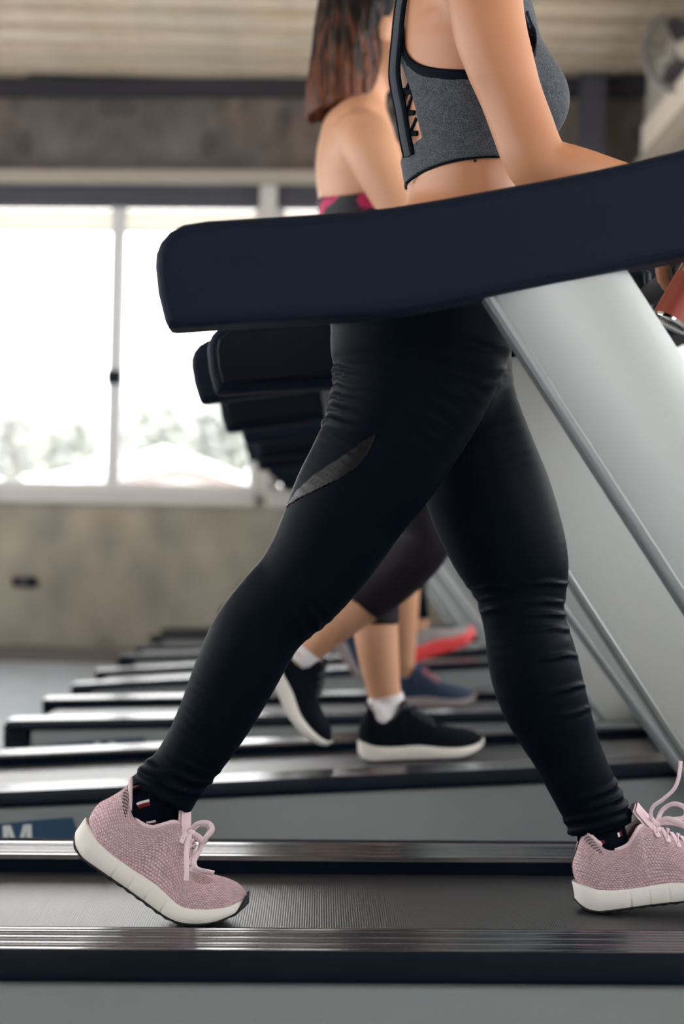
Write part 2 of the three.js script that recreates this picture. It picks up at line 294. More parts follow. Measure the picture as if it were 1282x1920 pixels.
{
  const X0 = wx(-0.80), X1 = wx(0.86), XF = wx(1.22);
  TM = {
    rail: [1, -1].map((s) => { const g = toCreasedNormals(extrudeX(railProfile(s), X0, X1), 0.35), p = g.attributes.position, uv = g.attributes.uv; for (let i = 0; i < p.count; i++) uv.setXY(i, p.getX(i), p.getZ(i) + p.getY(i)); return g; }),
    edge: [1, -1].map((s) => { const z = DECK_HALF, o = [[z - 0.009, RAIL_Y + 0.0004], [z + 0.004, RAIL_Y - 0.0004], [z + SKIRT - 0.006, RAIL_Y - 0.0085], [z + SKIRT, RAIL_Y - 0.012], [z + SKIRT, RAIL_Y - 0.016], [z + SKIRT - 0.01, RAIL_Y - 0.019], [z - 0.009, RAIL_Y - 0.019]].map(([a, b]) => [s * a, b]); return toCreasedNormals(extrudeX(s > 0 ? o : o.reverse(), X0 + 0.006, X1), 0.4); }),
    side: [1, -1].map((s) => rbox(X1 - X0 - 0.07, 0.135, 0.05, 0.012, (X0 + X1) / 2 + 0.04, RAIL_Y - 0.017 - 0.0675, s * (DECK_HALF + SKIRT - 0.031))),
    cap: [1, -1].map((s) => rbox(0.062, 0.128, 0.16, 0.014, X0 + 0.034, RAIL_Y - 0.0785, s * (DECK_HALF + SKIRT - 0.083))),
    inner: [1, -1].map((s) => box(X1 - X0 - 0.004, 0.036, 0.002, (X0 + X1) / 2, RAIL_Y - 0.024, s * (DECK_HALF - 0.1388))),
    belt: (() => { const r = 0.03, pts = []; for (let i = 0; i <= 10; i++) { const a = Math.PI / 2 + Math.PI * i / 10; pts.push([X0 + 0.055 + Math.cos(a) * r, BELT_Y - r + Math.sin(a) * r]); } pts.push([X1, BELT_Y - 2 * r], [X1, BELT_Y]); const g = extrudeXY(pts, 2 * (DECK_HALF - 0.134), 0); boxUV(g); return g; })(),
    roller: (() => { const g = new THREE.CylinderGeometry(0.026, 0.026, 0.56, 20); g.rotateX(Math.PI / 2); g.translate(X0 + 0.055, BELT_Y - 0.031, 0); return g; })(),
    hood: extrudeXY([[X1 - 0.10, 0.10], [XF - 0.02, 0.10], [XF, 0.14], [XF - 0.04, 0.26], [XF - 0.14, 0.335], [X1 - 0.02, 0.345], [X1 - 0.10, 0.25]], 2 * DECK_HALF + 0.02, 0.02),
    frame: merge([box(1.6, 0.05, 0.05, (X0 + X1) / 2, 0.085, 0.26), box(1.6, 0.05, 0.05, (X0 + X1) / 2, 0.085, -0.26), box(0.05, 0.05, 0.52, 0, 0.085, 0), box(0.05, 0.05, 0.52, wx(0.5), 0.085, 0)]),
    foot: (() => { const g = new THREE.CylinderGeometry(0.028, 0.034, 0.062, 18); g.translate(0, 0.031, 0); return g; })(),
    arm: extrudeXY(armPts, 0.075, 0.014, 4),
    plate: extrudeXY(inset(armPts.filter((p, i) => ![1, 3, 32, 33].includes(i)), 0.017), 0.03, 0.004, 3),
    post: (() => { // a wide bent panel leaning back, the outer face a little convex
      const g = new THREE.BufferGeometry(), ax = wx(P(946, 566, 1.885).x), ay = P(946, 566, 1.885).y, sl = 0.657, W = 0.172, yb = 0.06, out = [], N = 14;
      const sec = (y, k) => { const u = k / N, x = ax + (ay - y) * sl + u * W + (y > ay ? 0 : 0); const e = 0.016 * Math.sin(Math.PI * Math.min(1, u * 1)) ** 0.8; return [x, y, e]; };
      return { sec, ax, ay, sl, W, yb, N };
    })(),
    console: extrudeXY([[wx(0.62), CAM_Y + 0.30], [wx(0.84), CAM_Y + 0.34], [wx(0.90), CAM_Y + 0.42], [wx(0.86), CAM_Y + 0.545], [wx(0.80), CAM_Y + 0.555], [wx(0.60), CAM_Y + 0.40]], 0.74, 0.012),
    screen: (() => { const g = rbox(0.24, 0.004, 0.34, 0.0015); g.rotateZ(Math.atan2(0.155, 0.20)); g.translate(wx(0.700) - 0.002, CAM_Y + 0.481, 0); return g; })(),
    bar: (() => { const g = new THREE.CylinderGeometry(0.017, 0.017, 0.8, 18); g.rotateX(Math.PI / 2); g.translate(wx(0.535), CAM_Y + 0.385, 0); return g; })(),
  };
  // post panel: skin of an extruded section with a convex outer face
  const { ax, ay, sl, W, yb } = TM.post, N = 16, T = 0.035;
  const build = (s) => {
    const pos = [], uv = [], idx = [], ring = [];
    const prof = []; for (let k = 0; k <= N; k++) { const u = k / N; prof.push([u * W, s * (T / 2 + 0.012 * Math.pow(Math.sin(Math.PI * u), 0.7))]); } prof.push([W - 0.004, -s * T / 2], [0.004, -s * T / 2]);
    const rows = 8, n = prof.length;
    for (let r = 0; r <= rows; r++) { const v = r / rows; for (const [u, z] of prof) { const topY = ay + 0.035 + u * 0.19, y = lerp(topY, yb, v), x = ax + (ay - y) * sl + u; pos.push(x, y, z); uv.push(u, y); } }
    for (let r = 0; r < rows; r++) for (let k = 0; k < n; k++) { const a = r * n + k, b = r * n + (k + 1) % n; s > 0 ? idx.push(a, a + n, b, b, a + n, b + n) : idx.push(a, b, a + n, b, b + n, a + n); }
    for (const [o, f] of [[0, 1], [rows * n, -1]]) { for (let k = 1; k < n - 1; k++) (f * s > 0) ? idx.push(o, o + k, o + k + 1) : idx.push(o, o + k + 1, o + k); }
    const g = new THREE.BufferGeometry(); g.setAttribute('position', new THREE.Float32BufferAttribute(pos, 3)); g.setAttribute('uv', new THREE.Float32BufferAttribute(uv, 2)); g.setIndex(idx);
    return toCreasedNormals(g, 0.6);
  };
  TM.panel = [build(1), build(-1)];
  const th = Math.atan(sl), len = (ay - yb) / Math.cos(th);
  const eg = rbox(0.014, len, 0.042, 0.005); eg.rotateZ(th); eg.translate(ax + (ay - yb) / 2 * sl - 0.008, (ay + yb) / 2 + 0.012, 0); TM.postEdge = eg;
}
function treadmill(label, d, incline, decal) {
  const t = thing('treadmill', label, 'treadmill', 'row of treadmills'); t.position.set(HINGE_X, 0, -(d + DECK_HALF)); t.rotation.z = incline;
  [1, -1].forEach((s, i) => {
    const r = mesh('side_rail', TM.rail[i], M.rail, t); mesh('rail_skirt', TM.edge[i], M.skirt, r); mesh('rail_inner_edge', TM.inner[i], M.skirt, r);
    mesh('side_panel', TM.side[i], M.bodyGrey, t);
    mesh('end_cap', TM.cap[i], M.black, t);
    const a = mesh('handrail', TM.arm, M.navyPlastic, t); a.position.z = s * ARM_Z;
    const pl = mesh('inner_plate', TM.plate, M.inkPlastic, a); pl.position.z = -s * 0.045;
    const p = mesh('upright', TM.panel[i], M.silver, t); p.position.z = s * (ARM_Z - 0.005);
    mesh('edge_strip', TM.postEdge, M.silverEdge, p);
    for (const x of [0, wx(0.95)]) { const f = mesh('foot', TM.foot, M.rubber, t); f.position.set(x, x ? -Math.tan(incline) * x * 0 : 0, s * 0.26); }
  });
  mesh('belt', TM.belt, M.belt, t); mesh('rear_roller', TM.roller, M.alu, t); mesh('base_frame', TM.frame, M.black, t);
  mesh('motor_hood', TM.hood, M.navyPlastic, t);
  const c = mesh('console', TM.console, M.navyPlastic, t); mesh('screen', TM.screen, M.screen, c);
  mesh('grip_bar', TM.bar, M.rubber, t);
  if (decal) {
    const zf = DECK_HALF + SKIRT - 0.006 + 0.0002;
    const y0 = 0.105, pts = [[wx(-0.72), y0], [wx(-0.425), y0], [wx(-0.42), y0 + 0.05], [wx(-0.432), y0 + 0.088], [wx(-0.5), y0 + 0.086], [wx(-0.6), y0 + 0.080], [wx(-0.72), y0 + 0.070]];
    const b = mesh('blue_decal', extrudeXY(pts, 0.002, 0), M.decalBlue, t); b.position.z = zf;
    const tx = new TextGeometry('M', { font, size: 0.052, depth: 0.001, curveSegments: 4 }); tx.scale(1.0, 1, 1); tx.translate(wx(-0.567), y0 + 0.027, 0.001);
    const lt = mesh('letter', tx, M.decalText, b); lt.userData.label = 'white letter M';
  }
  return t;
}
const PITCH_Z = 1.26;
const tmSpec = [['nearest treadmill, under the woman in pink shoes', 0.013], ['second treadmill from the camera, under the woman in black shoes', 0.066], ['third treadmill from the camera, its rear end cap in view', 0.038], ['fourth treadmill from the camera, under the red shoe', 0.078], ['fifth treadmill from the camera', 0.048], ['farthest treadmill, next to the concrete wall', 0.03]];
tmSpec.forEach(([label, inc], i) => treadmill(label, 2.0 + i * PITCH_Z, inc, true));
{ // steel bottle with a red sleeve in the cup holder of the first machine
  const b = thing('water_bottle', 'small steel bottle with a red sleeve below the nearest handrail', 'bottle');
  const p = P(1300, 530, 2.06); b.position.copy(p); b.rotation.z = -0.5;
  const pr = [[0, -0.06], [0.022, -0.06], [0.024, -0.055], [0.024, 0.018], [0.02, 0.024], [0.012, 0.03], [0.012, 0.04], [0, 0.041]].map((q) => new THREE.Vector2(...q));
  mesh('flask', new THREE.LatheGeometry(pr, 32), M.chrome, b);
  const sl = new THREE.CylinderGeometry(0.0246, 0.0246, 0.055, 32, 1, true); sl.translate(0, -0.025, 0); mesh('sleeve', sl, M.red, b);
}
{ // wall fan high in the right corner
  const f = thing('wall_fan', 'round caged fan high up in the right corner', 'fan');
  const p = P(1290, 92, 8.0); f.position.copy(p); f.rotation.y = -0.25;
  const ring = new THREE.TorusGeometry(0.2, 0.016, 10, 48); mesh('guard_ring', ring, M.fanGuard, f);
  for (let k = 0; k < 5; k++) mesh('guard_hoop', new THREE.TorusGeometry(0.05 + k * 0.03, 0.0025, 6, 40), M.fanGuard, f);
  const sp = []; for (let k = 0; k < 18; k++) { const c = new THREE.CylinderGeometry(0.002, 0.002, 0.2, 6); c.translate(0, 0.1, 0); c.rotateZ(k / 18 * Math.PI * 2); sp.push(c); } mesh('guard_spokes', merge(sp), M.fanGuard, f);
  for (let k = 0; k < 3; k++) { const bl = extrudeXY([[0.02, -0.02], [0.1, -0.07], [0.17, -0.05], [0.175, 0.03], [0.1, 0.04], [0.02, 0.02]], 0.006, 0.001, 1); bl.rotateX(0.45); bl.rotateZ(k * 2.094); bl.translate(0, 0, -0.04); mesh('blade', bl, M.darkFrame, f); }
  const hub = new THREE.SphereGeometry(0.055, 24, 16); hub.scale(1, 1, 0.5); mesh('hub_cap', hub, M.trim, f);
  const mo = new THREE.CylinderGeometry(0.07, 0.06, 0.14, 24); mo.rotateX(Math.PI / 2); mo.translate(0, 0, -0.13); mesh('motor', mo, M.darkFrame, f);
  const q = RIGHT_X - p.x; mesh('bracket', tube([V(0, 0, -0.18), V(q * 0.5, -0.03, -0.2), V(q + 0.06, 0, -0.16)], 0.014, 12, 8), M.darkFrame, f);
}
/*PEOPLE-BEGIN*/
// ---------------------------------------------------------------- distance fields for bodies
const smin = (a, b, k) => { const h = Math.max(k - Math.abs(a - b), 0) / k; return Math.min(a, b) - h * h * k * 0.25; };
function chain(nodes, per = 4) {       // nodes: {p: Vector3, r, q}; q = half depth across z over r
  const c = new THREE.CatmullRomCurve3(nodes.map((n) => n.p), false, 'centripetal'), out = [], N = nodes.length - 1;
  // sample each span on its own so that radii stay with their nodes
  const pts = nodes.map((n) => n.p), cr = (a, b, c2, d, t) => 0.5 * ((2 * b) + (-a + c2) * t + (2 * a - 5 * b + 4 * c2 - d) * t * t + (-a + 3 * b - 3 * c2 + d) * t * t * t);
  for (let i = 0; i < N; i++) {
    const g = (k) => nodes[clamp(k, 0, N)], n0 = g(i - 1), n1 = g(i), n2_ = g(i + 1), n3_ = g(i + 2);
    for (let k = 0; k < per; k++) { const t = k / per; out.push([cr(n0.p.x, n1.p.x, n2_.p.x, n3_.p.x, t), cr(n0.p.y, n1.p.y, n2_.p.y, n3_.p.y, t), cr(n0.p.z, n1.p.z, n2_.p.z, n3_.p.z, t), Math.max(0.002, cr(n0.r, n1.r, n2_.r, n3_.r, t)), cr(n0.q, n1.q, n2_.q, n3_.q, t)]); }
  }
  const e = nodes[N]; out.push([e.p.x, e.p.y, e.p.z, e.r, e.q]);
  const lo = [1e9, 1e9, 1e9], hi = [-1e9, -1e9, -1e9];
  for (const n of out) for (let a = 0; a < 3; a++) { const R = a === 2 ? n[3] * n[4] : n[3]; lo[a] = Math.min(lo[a], n[a] - R); hi[a] = Math.max(hi[a], n[a] + R); }
  return { out, lo, hi };
}
function boxDist(c, x, y, z) { const dx = Math.max(c.lo[0] - x, 0, x - c.hi[0]), dy = Math.max(c.lo[1] - y, 0, y - c.hi[1]), dz = Math.max(c.lo[2] - z, 0, z - c.hi[2]); return Math.sqrt(dx * dx + dy * dy + dz * dz); }
function chainD(c, x, y, z) {
  const bd = boxDist(c, x, y, z); if (bd > 0.12) return bd;
  let best = 1e9; const o = c.out;
  for (let i = 0; i + 1 < o.length; i++) {
    const a = o[i], b = o[i + 1], q0 = (a[4] + b[4]) * 0.5, iz = 1 / q0;
    const bx = b[0] - a[0], by = b[1] - a[1], bz = (b[2] - a[2]) * iz, px = x - a[0], py = y - a[1], pz = (z - a[2]) * iz;
    let t = (px * bx + py * by + pz * bz) / (bx * bx + by * by + bz * bz + 1e-12); t = t < 0 ? 0 : t > 1 ? 1 : t;
    const dx = px - bx * t, dy = py - by * t, dz = pz - bz * t, r = a[3] + (b[3] - a[3]) * t;
    let d = Math.sqrt(dx * dx + dy * dy + dz * dz) - r; if (q0 < 1) d *= q0;
    if (d < best) best = d;
  }
  return best;
}
const ball = (p, r, q = 1) => ({ out: null, p, r, q, lo: [p.x - r, p.y - r, p.z - r * q], hi: [p.x + r, p.y + r, p.z + r * q] });
const ballD = (b, x, y, z) => { const dx = x - b.p.x, dy = y - b.p.y, dz = (z - b.p.z) / b.q; return (Math.sqrt(dx * dx + dy * dy + dz * dz) - b.r) * Math.min(1, b.q); };
function sdfMesh(f, lo, hi, h, uvf) {
  const nx = Math.ceil((hi[0] - lo[0]) / h) + 2, ny = Math.ceil((hi[1] - lo[1]) / h) + 2, nz = Math.ceil((hi[2] - lo[2]) / h) + 2, B = 8;
  const val = new Float32Array(nx * ny * nz).fill(1), at = (i, j, k) => (k * ny + j) * nx + i;
  for (let k0 = 0; k0 < nz; k0 += B) for (let j0 = 0; j0 < ny; j0 += B) for (let i0 = 0; i0 < nx; i0 += B) {
    const c = f(lo[0] + (i0 + B / 2) * h, lo[1] + (j0 + B / 2) * h, lo[2] + (k0 + B / 2) * h), near = Math.abs(c) < h * B * 1.25;
    for (let k = k0; k < Math.min(nz, k0 + B); k++) for (let j = j0; j < Math.min(ny, j0 + B); j++) for (let i = i0; i < Math.min(nx, i0 + B); i++) val[at(i, j, k)] = near ? f(lo[0] + i * h, lo[1] + j * h, lo[2] + k * h) : c > 0 ? 1 : -1;
  }
  const vid = new Int32Array(nx * ny * nz).fill(-1), pos = [], idx = [];
  const off = [0, 1, nx, nx + 1, nx * ny, nx * ny + 1, nx * ny + nx, nx * ny + nx + 1], ed = [[0, 1], [2, 3], [4, 5], [6, 7], [0, 2], [1, 3], [4, 6], [5, 7], [0, 4], [1, 5], [2, 6], [3, 7]];
  for (let k = 0; k < nz - 1; k++) for (let j = 0; j < ny - 1; j++) for (let i = 0; i < nx - 1; i++) {
    const b = at(i, j, k); let m = 0; for (let c = 0; c < 8; c++) if (val[b + off[c]] < 0) m |= 1 << c;
    if (m === 0 || m === 255) continue;
    let sx = 0, sy = 0, sz = 0, n = 0;
    for (const [a, c] of ed) { if (((m >> a) & 1) === ((m >> c) & 1)) continue; const va = val[b + off[a]], vc = val[b + off[c]], t = va / (va - vc); sx += lerp(a & 1, c & 1, t); sy += lerp((a >> 1) & 1, (c >> 1) & 1, t); sz += lerp((a >> 2) & 1, (c >> 2) & 1, t); n++; }
    vid[b] = pos.length / 3; pos.push(lo[0] + (i + sx / n) * h, lo[1] + (j + sy / n) * h, lo[2] + (k + sz / n) * h);
  }
  for (let k = 1; k < nz - 1; k++) for (let j = 1; j < ny - 1; j++) for (let i = 1; i < nx - 1; i++) {
    const b = at(i, j, k), s = val[b] < 0;
    const quad = (a, c, d, e, flip) => { const A = vid[a], C = vid[c], D = vid[d], E = vid[e]; if (A < 0 || C < 0 || D < 0 || E < 0) return; flip ? idx.push(A, D, C, A, E, D) : idx.push(A, C, D, A, D, E); };
    if (s !== (val[b + 1] < 0)) quad(b, b - nx, b - nx - nx * ny, b - nx * ny, s);
    if (s !== (val[b + nx] < 0)) quad(b, b - nx * ny, b - nx * ny - 1, b - 1, s);
    if (s !== (val[b + nx * ny] < 0)) quad(b, b - 1, b - 1 - nx, b - nx, s);
  }
  const e = h * 0.35, nor = new Float32Array(pos.length);
  for (let v = 0; v < pos.length; v += 3) {
    for (let it = 0; it < 3; it++) {
      const x = pos[v], y = pos[v + 1], z = pos[v + 2];
      const gx = f(x + e, y, z) - f(x - e, y, z), gy = f(x, y + e, z) - f(x, y - e, z), gz = f(x, y, z + e) - f(x, y, z - e), l = Math.hypot(gx, gy, gz) || 1;
      nor[v] = gx / l; nor[v + 1] = gy / l; nor[v + 2] = gz / l;
      if (it < 2) { const d = clamp(f(x, y, z) * 2 * e / l, -h * 0.6, h * 0.6); pos[v] -= gx / l * d; pos[v + 1] -= gy / l * d; pos[v + 2] -= gz / l * d; }
    }
  }
  for (let t = 0; t < idx.length; t += 3) { // keep faces turned as their normals
    const [a, b, c] = [idx[t] * 3, idx[t + 1] * 3, idx[t + 2] * 3], ux = pos[b] - pos[a], uy = pos[b + 1] - pos[a + 1], uz = pos[b + 2] - pos[a + 2], wx_ = pos[c] - pos[a], wy = pos[c + 1] - pos[a + 1], wz = pos[c + 2] - pos[a + 2];
    if ((uy * wz - uz * wy) * nor[a] + (uz * wx_ - ux * wz) * nor[a + 1] + (ux * wy - uy * wx_) * nor[a + 2] < 0) { const q = idx[t + 1]; idx[t + 1] = idx[t + 2]; idx[t + 2] = q; }
  }
  const g = new THREE.BufferGeometry(); g.setAttribute('position', new THREE.Float32BufferAttribute(pos, 3)); g.setAttribute('normal', new THREE.BufferAttribute(nor, 3)); g.setIndex(idx);
  if (uvf) { const uv = new Float32Array(pos.length / 3 * 2); for (let v = 0; v < pos.length; v += 3) { const t = uvf(pos[v], pos[v + 1], pos[v + 2]); uv[v / 3 * 2] = t[0]; uv[v / 3 * 2 + 1] = t[1]; } g.setAttribute('uv', new THREE.BufferAttribute(uv, 2)); }
  return g;
}
function sdPoly(x, y, P_) {             // signed distance to a polygon, negative inside
  let d = 1e18, s = 1;
  for (let i = 0, j = P_.length - 1; i < P_.length; j = i++) {
    const [xi, yi] = P_[i], [xj, yj] = P_[j], ex = xj - xi, ey = yj - yi, wx_ = x - xi, wy = y - yi, t = clamp((wx_ * ex + wy * ey) / (ex * ex + ey * ey), 0, 1), bx = wx_ - ex * t, by = wy - ey * t;
    d = Math.min(d, bx * bx + by * by);
    const c1 = y >= yi, c2 = y < yj, c3 = ex * wy > ey * wx_; if ((c1 && c2 && c3) || (!c1 && !c2 && !c3)) s = -s;
  }
  return s * Math.sqrt(d);
}
// a limb section from the two outline points of the limb as seen from the side, at distance d
const bar = (x0, y0, x1, y1, d, q = 1) => ({ p: P((x0 + x1) / 2, (y0 + y1) / 2, d), r: Math.hypot(x1 - x0, y1 - y0) / 2 * d / FPX, q });
const node = (px, py, d, r, q = 1) => ({ p: P(px, py, d), r, q });
const outline = (pts, d) => pts.map(([a, b]) => { const p = P(a, b, d); return [p.x, p.y]; });
function bounds(list, pad) { const lo = [1e9, 1e9, 1e9], hi = [-1e9, -1e9, -1e9]; for (const c of list) for (let a = 0; a < 3; a++) { lo[a] = Math.min(lo[a], c.lo[a] - pad); hi[a] = Math.max(hi[a], c.hi[a] + pad); } return [lo, hi]; }

// ---------------------------------------------------------------- shoes (own frame: x heel to toe, y up, z to the wearer's side, origin under the heel)
const SL = 0.268;
const shoeW = curve([[0, 0.004], [0.004, 0.016], [0.012, 0.025], [0.03, 0.0325], [0.06, 0.0335], [0.09, 0.0335], [0.12, 0.036], [0.16, 0.0425], [0.19, 0.0465], [0.21, 0.046], [0.232, 0.0405], [0.25, 0.030], [0.262, 0.017], [0.268, 0.005]]);
const shoeB = curve([[0, 0.016], [0.006, 0.009], [0.016, 0.003], [0.032, 0], [0.2, 0], [0.222, 0.002], [0.24, 0.007], [0.256, 0.014], [0.268, 0.024]]);
const shoeM = curve([[0, 0.043], [0.012, 0.040], [0.03, 0.034], [0.06, 0.030], [0.09, 0.0295], [0.125, 0.0305], [0.15, 0.028], [0.18, 0.024], [0.21, 0.0225], [0.24, 0.0245], [0.268, 0.033]]);
const shoeTop = curve([[0.006, 0.118], [0.014, 0.115], [0.024, 0.107], [0.038, 0.094], [0.052, 0.0855], [0.066, 0.082], [0.078, 0.085], [0.088, 0.095], [0.098, 0.106], [0.106, 0.108], [0.116, 0.104], [0.13, 0.095], [0.15, 0.082], [0.17, 0.0725], [0.19, 0.065], [0.212, 0.0595], [0.235, 0.0545], [0.25, 0.049], [0.258, 0.0435], [0.2655, 0.034]]);
const shoeGap = curve([[0.008, 0.010], [0.016, 0.018], [0.03, 0.0245], [0.05, 0.0285], [0.07, 0.029], [0.085, 0.0265], [0.098, 0.020], [0.108, 0.013], [0.13, 0.009], [0.155, 0.006], [0.168, 0.0], [0.27, 0]]);
const knit = (holes) => {
  const W = 1280, H = 448, f = (u, v) => {
    const s = u * SL, cx = s / 0.0042, row = v * 27, r = Math.floor(row), fx = (cx + (r % 2) * 0.5) % 1, fy = row % 1;
    const h = Math.pow(Math.sin(Math.PI * fx), 0.7) * Math.pow(Math.sin(Math.PI * fy), 0.55);
    let hole = 0; if (holes && h < 0.5) { if (v > 0.60 && v < 0.88 && s > 0.012 && s < 0.045 - (v - 0.6) * 0.05) hole = 1; else if (((s - 0.203) / 0.018) ** 2 + ((v - 0.74) / 0.17) ** 2 < 1) hole = 2; }
    return [h, hole];
  };
  return { color: (a, b) => dataTex(W, H, (u, v) => { const [h, hole] = f(u, v), k = 0.9 + 0.1 * tileNoise(u, v, 30, 5); return hole === 1 ? [0.13, 0.09, 0.08] : hole ? [0.52, 0.40, 0.36] : [lerp(b[0], a[0], h) * k, lerp(b[1], a[1], h) * k, lerp(b[2], a[2], h) * k]; }, true, false), bump: dataTex(W, H, (u, v) => { const [h, hole] = f(u, v); return hole ? 0 : h; }, false, false) };
};
const kPink = knit(true);
const shoeMats = {
  pink: { upper: std(0xffffff, 0.85, { map: kPink.color([0.945, 0.835, 0.865], [0.80, 0.635, 0.675]), bumpMap: kPink.bump, bumpScale: 0.0011, side: THREE.DoubleSide }), mid: std(L(0.74, 0.72, 0.68), 0.55), out: M.rubber, lace: std(L(0.80, 0.64, 0.70), 0.85), tongue: std(L(0.76, 0.58, 0.63), 0.9) },
  black: { upper: phys(L(0.004, 0.006, 0.011), 0.8, { specularIntensity: 0.15, bumpMap: kPink.bump, bumpScale: 0.0008, side: THREE.DoubleSide }), mid: std(L(0.72, 0.69, 0.64), 0.6), out: std(L(0.6, 0.58, 0.55), 0.7), lace: std(L(0.012, 0.014, 0.02), 0.8), tongue: std(L(0.010, 0.012, 0.018), 0.85) },
  blue: { upper: std(L(0.006, 0.022, 0.058), 0.75, { side: THREE.DoubleSide }), mid: std(L(0.22, 0.19, 0.20), 0.6), out: std(L(0.30, 0.22, 0.19), 0.7), lace: std(L(0.35, 0.12, 0.15), 0.8), tongue: std(L(0.012, 0.035, 0.09), 0.85) },
  red: { upper: std(L(0.30, 0.27, 0.27), 0.75, { side: THREE.DoubleSide }), mid: std(L(0.75, 0.055, 0.06), 0.5), out: std(L(0.75, 0.06, 0.06), 0.6), lace: std(L(0.02, 0.02, 0.025), 0.8), tongue: std(L(0.04, 0.04, 0.045), 0.85) },
};
function makeShoe(parent, mats, { bend = 0, side = 1, laces = 'bow', fine = true, collar = 1, thick = 1 }) {
  const soleTop = (s) => shoeM(s) * thick;
  const b0 = 0.140, b1 = 0.205, base = [], NS = 400;                    // centre line of the sole, flat ahead of b1, turned up at the heel
  for (let i = NS, x = SL, y = 0; i >= 0; i--) { const s = i / NS * SL; base[i] = [x, y, bend * (1 - sstep(b0, b1, s))]; const th = bend * (1 - sstep(b0, b1, s - SL / NS / 2)); x -= Math.cos(th) * SL / NS; y += Math.sin(th) * SL / NS; }
  const B = (s, y, z) => { const k = clamp(s / SL, 0, 1) * NS, i = Math.min(NS - 1, Math.floor(k)), t = k - i, a = base[i], c = base[i + 1], th = lerp(a[2], c[2], t), ex = s < 0 ? s : s > SL ? s - SL : 0; return V(lerp(a[0], c[0], t) + Math.sin(th) * y + Math.cos(th) * ex, lerp(a[1], c[1], t) + Math.cos(th) * y - Math.sin(th) * ex, z * side); };
  const nu = fine ? 200 : 60;
  const wall = (s) => Math.max(0.002, shoeW(s) - 0.0035);
  // lower edge of the upper down to the midsole; heel tab flares back
  const lean = (s, y) => Math.exp(-s / 0.018) * (0.007 - 0.004 * Math.sin(clamp((y - 0.036) / 0.045, 0, 1) * Math.PI) + 0.0155 * sstep(0.066, 0.114, y));
  const sideGrid = (sg) => grid(fine ? 150 : 50, fine ? 26 : 12, (u, v) => {
    const s = lerp(0.0, 0.2655, Math.pow(u, 1.25)), y0 = soleTop(s) - 0.005, yt = shoeTop(s), zc = Math.min(shoeGap(s), wall(s) * 0.8), a = v * Math.PI / 2, e = sstep(0.09, 0.16, s);
    const w = wall(s), z = zc + (w - zc) * Math.pow(Math.max(0, Math.cos(a)), lerp(0.75, 0.8, e)), y = y0 + (yt - y0) * Math.pow(Math.sin(a), lerp(1.05, 0.92, e));
    const bulge = s < 0.1 ? 0.0025 * Math.sin(v * Math.PI) : 0;
    return B(s + lean(s, y), y, sg * (z + bulge));
  }, (u, v) => [lerp(0.0, 0.2655, Math.pow(u, 1.25)) / SL, v]);
  const rim = []; for (const sg of [1, -1]) { const q = []; for (let i = 0; i <= 20; i++) { const s = lerp(0.0, 0.108, i / 20), y = shoeTop(s); q.push(B(s + lean(s, y), y, sg * Math.min(shoeGap(s), wall(s) * 0.8))); } rim.push(...(sg > 0 ? q.reverse() : q)); }
  const shoe = mesh('shoe', merge([sideGrid(1), sideGrid(-1)]), mats.upper, parent);
  mesh('collar_rim', tube(rim, 0.0032, 90, 8), mats.tongue, shoe);
  // midsole: closed ring lofted along the sole
  const notch = (s) => { let k = 0; for (const n of [0.072, 0.098, 0.124, 0.150]) k += Math.exp(-(((s - n) / 0.0013) ** 2)); return k; };
  const ringAt = (s, lowX, yl, yh, k = 0) => { const w = shoeW(s); return [[w + 0.0005 + lowX - 0.0022 * k, yl], [w + 0.0028 + lowX - 0.0022 * k, lerp(yl, yh, 0.25)], [w + 0.0015 + lowX - 0.001 * k, lerp(yl, yh, 0.55)], [w - 0.0012 + lowX, lerp(yl, yh, 0.85)], [w - 0.0045 + lowX, yh], [0.3 * w, yh - 0.002]]; };
  const loft = (fn) => { const f = (u, v) => { const s = u * SL, r = fn(s), full = [...r.map(([z, y]) => [z, y]), ...r.slice().reverse().map(([z, y]) => [-z, y])], n = full.length, k = Math.min(n, Math.round(v * n)) % n; const [z, y] = full[k]; return B(s, y, z); }; const n = fn(0.1).length * 2; return grid(nu, n, f); };
  const cap = 0.0046;
  mesh('midsole', loft((s) => ringAt(s, 0, shoeB(s) + 0.003, soleTop(s), notch(s))), mats.mid, shoe);
  mesh('outsole', loft((s) => { const w = shoeW(s), yl = shoeB(s), up = yl + 0.0045 + 0.009 * sstep(0.250, 0.264, s), o = 0.0022 + 0.0016 * sstep(0.25, 0.262, s), tr = fine ? 0.0012 * (0.5 + 0.5 * Math.sin(s * 420)) : 0; return [[w + o - 0.004, yl + tr], [w + o, yl + 0.0025], [w + o + 0.0004, up], [w - 0.004, up], [0.3 * w, yl + 0.003], [0.2 * w, yl + 0.0025]]; }), mats.out, shoe);
  // tongue
  mesh('tongue', merge([0, 1].map((k) => grid(16, 14, (u, v) => { const z = lerp(-1, 1, v) * lerp(0.0165, 0.023, u), s = lerp(0.106, 0.146, u) + (k ? 0.004 : 0) - 0.006 * (1 - u), y = lerp(0.137 * collar, 0.074, Math.pow(u, 0.9)) - lerp(34, 26, u) * z * z + (k ? 0.001 : 0); return B(s - 26 * z * z * (1 - u), y, z); }))), mats.tongue, shoe).material.side = THREE.DoubleSide;
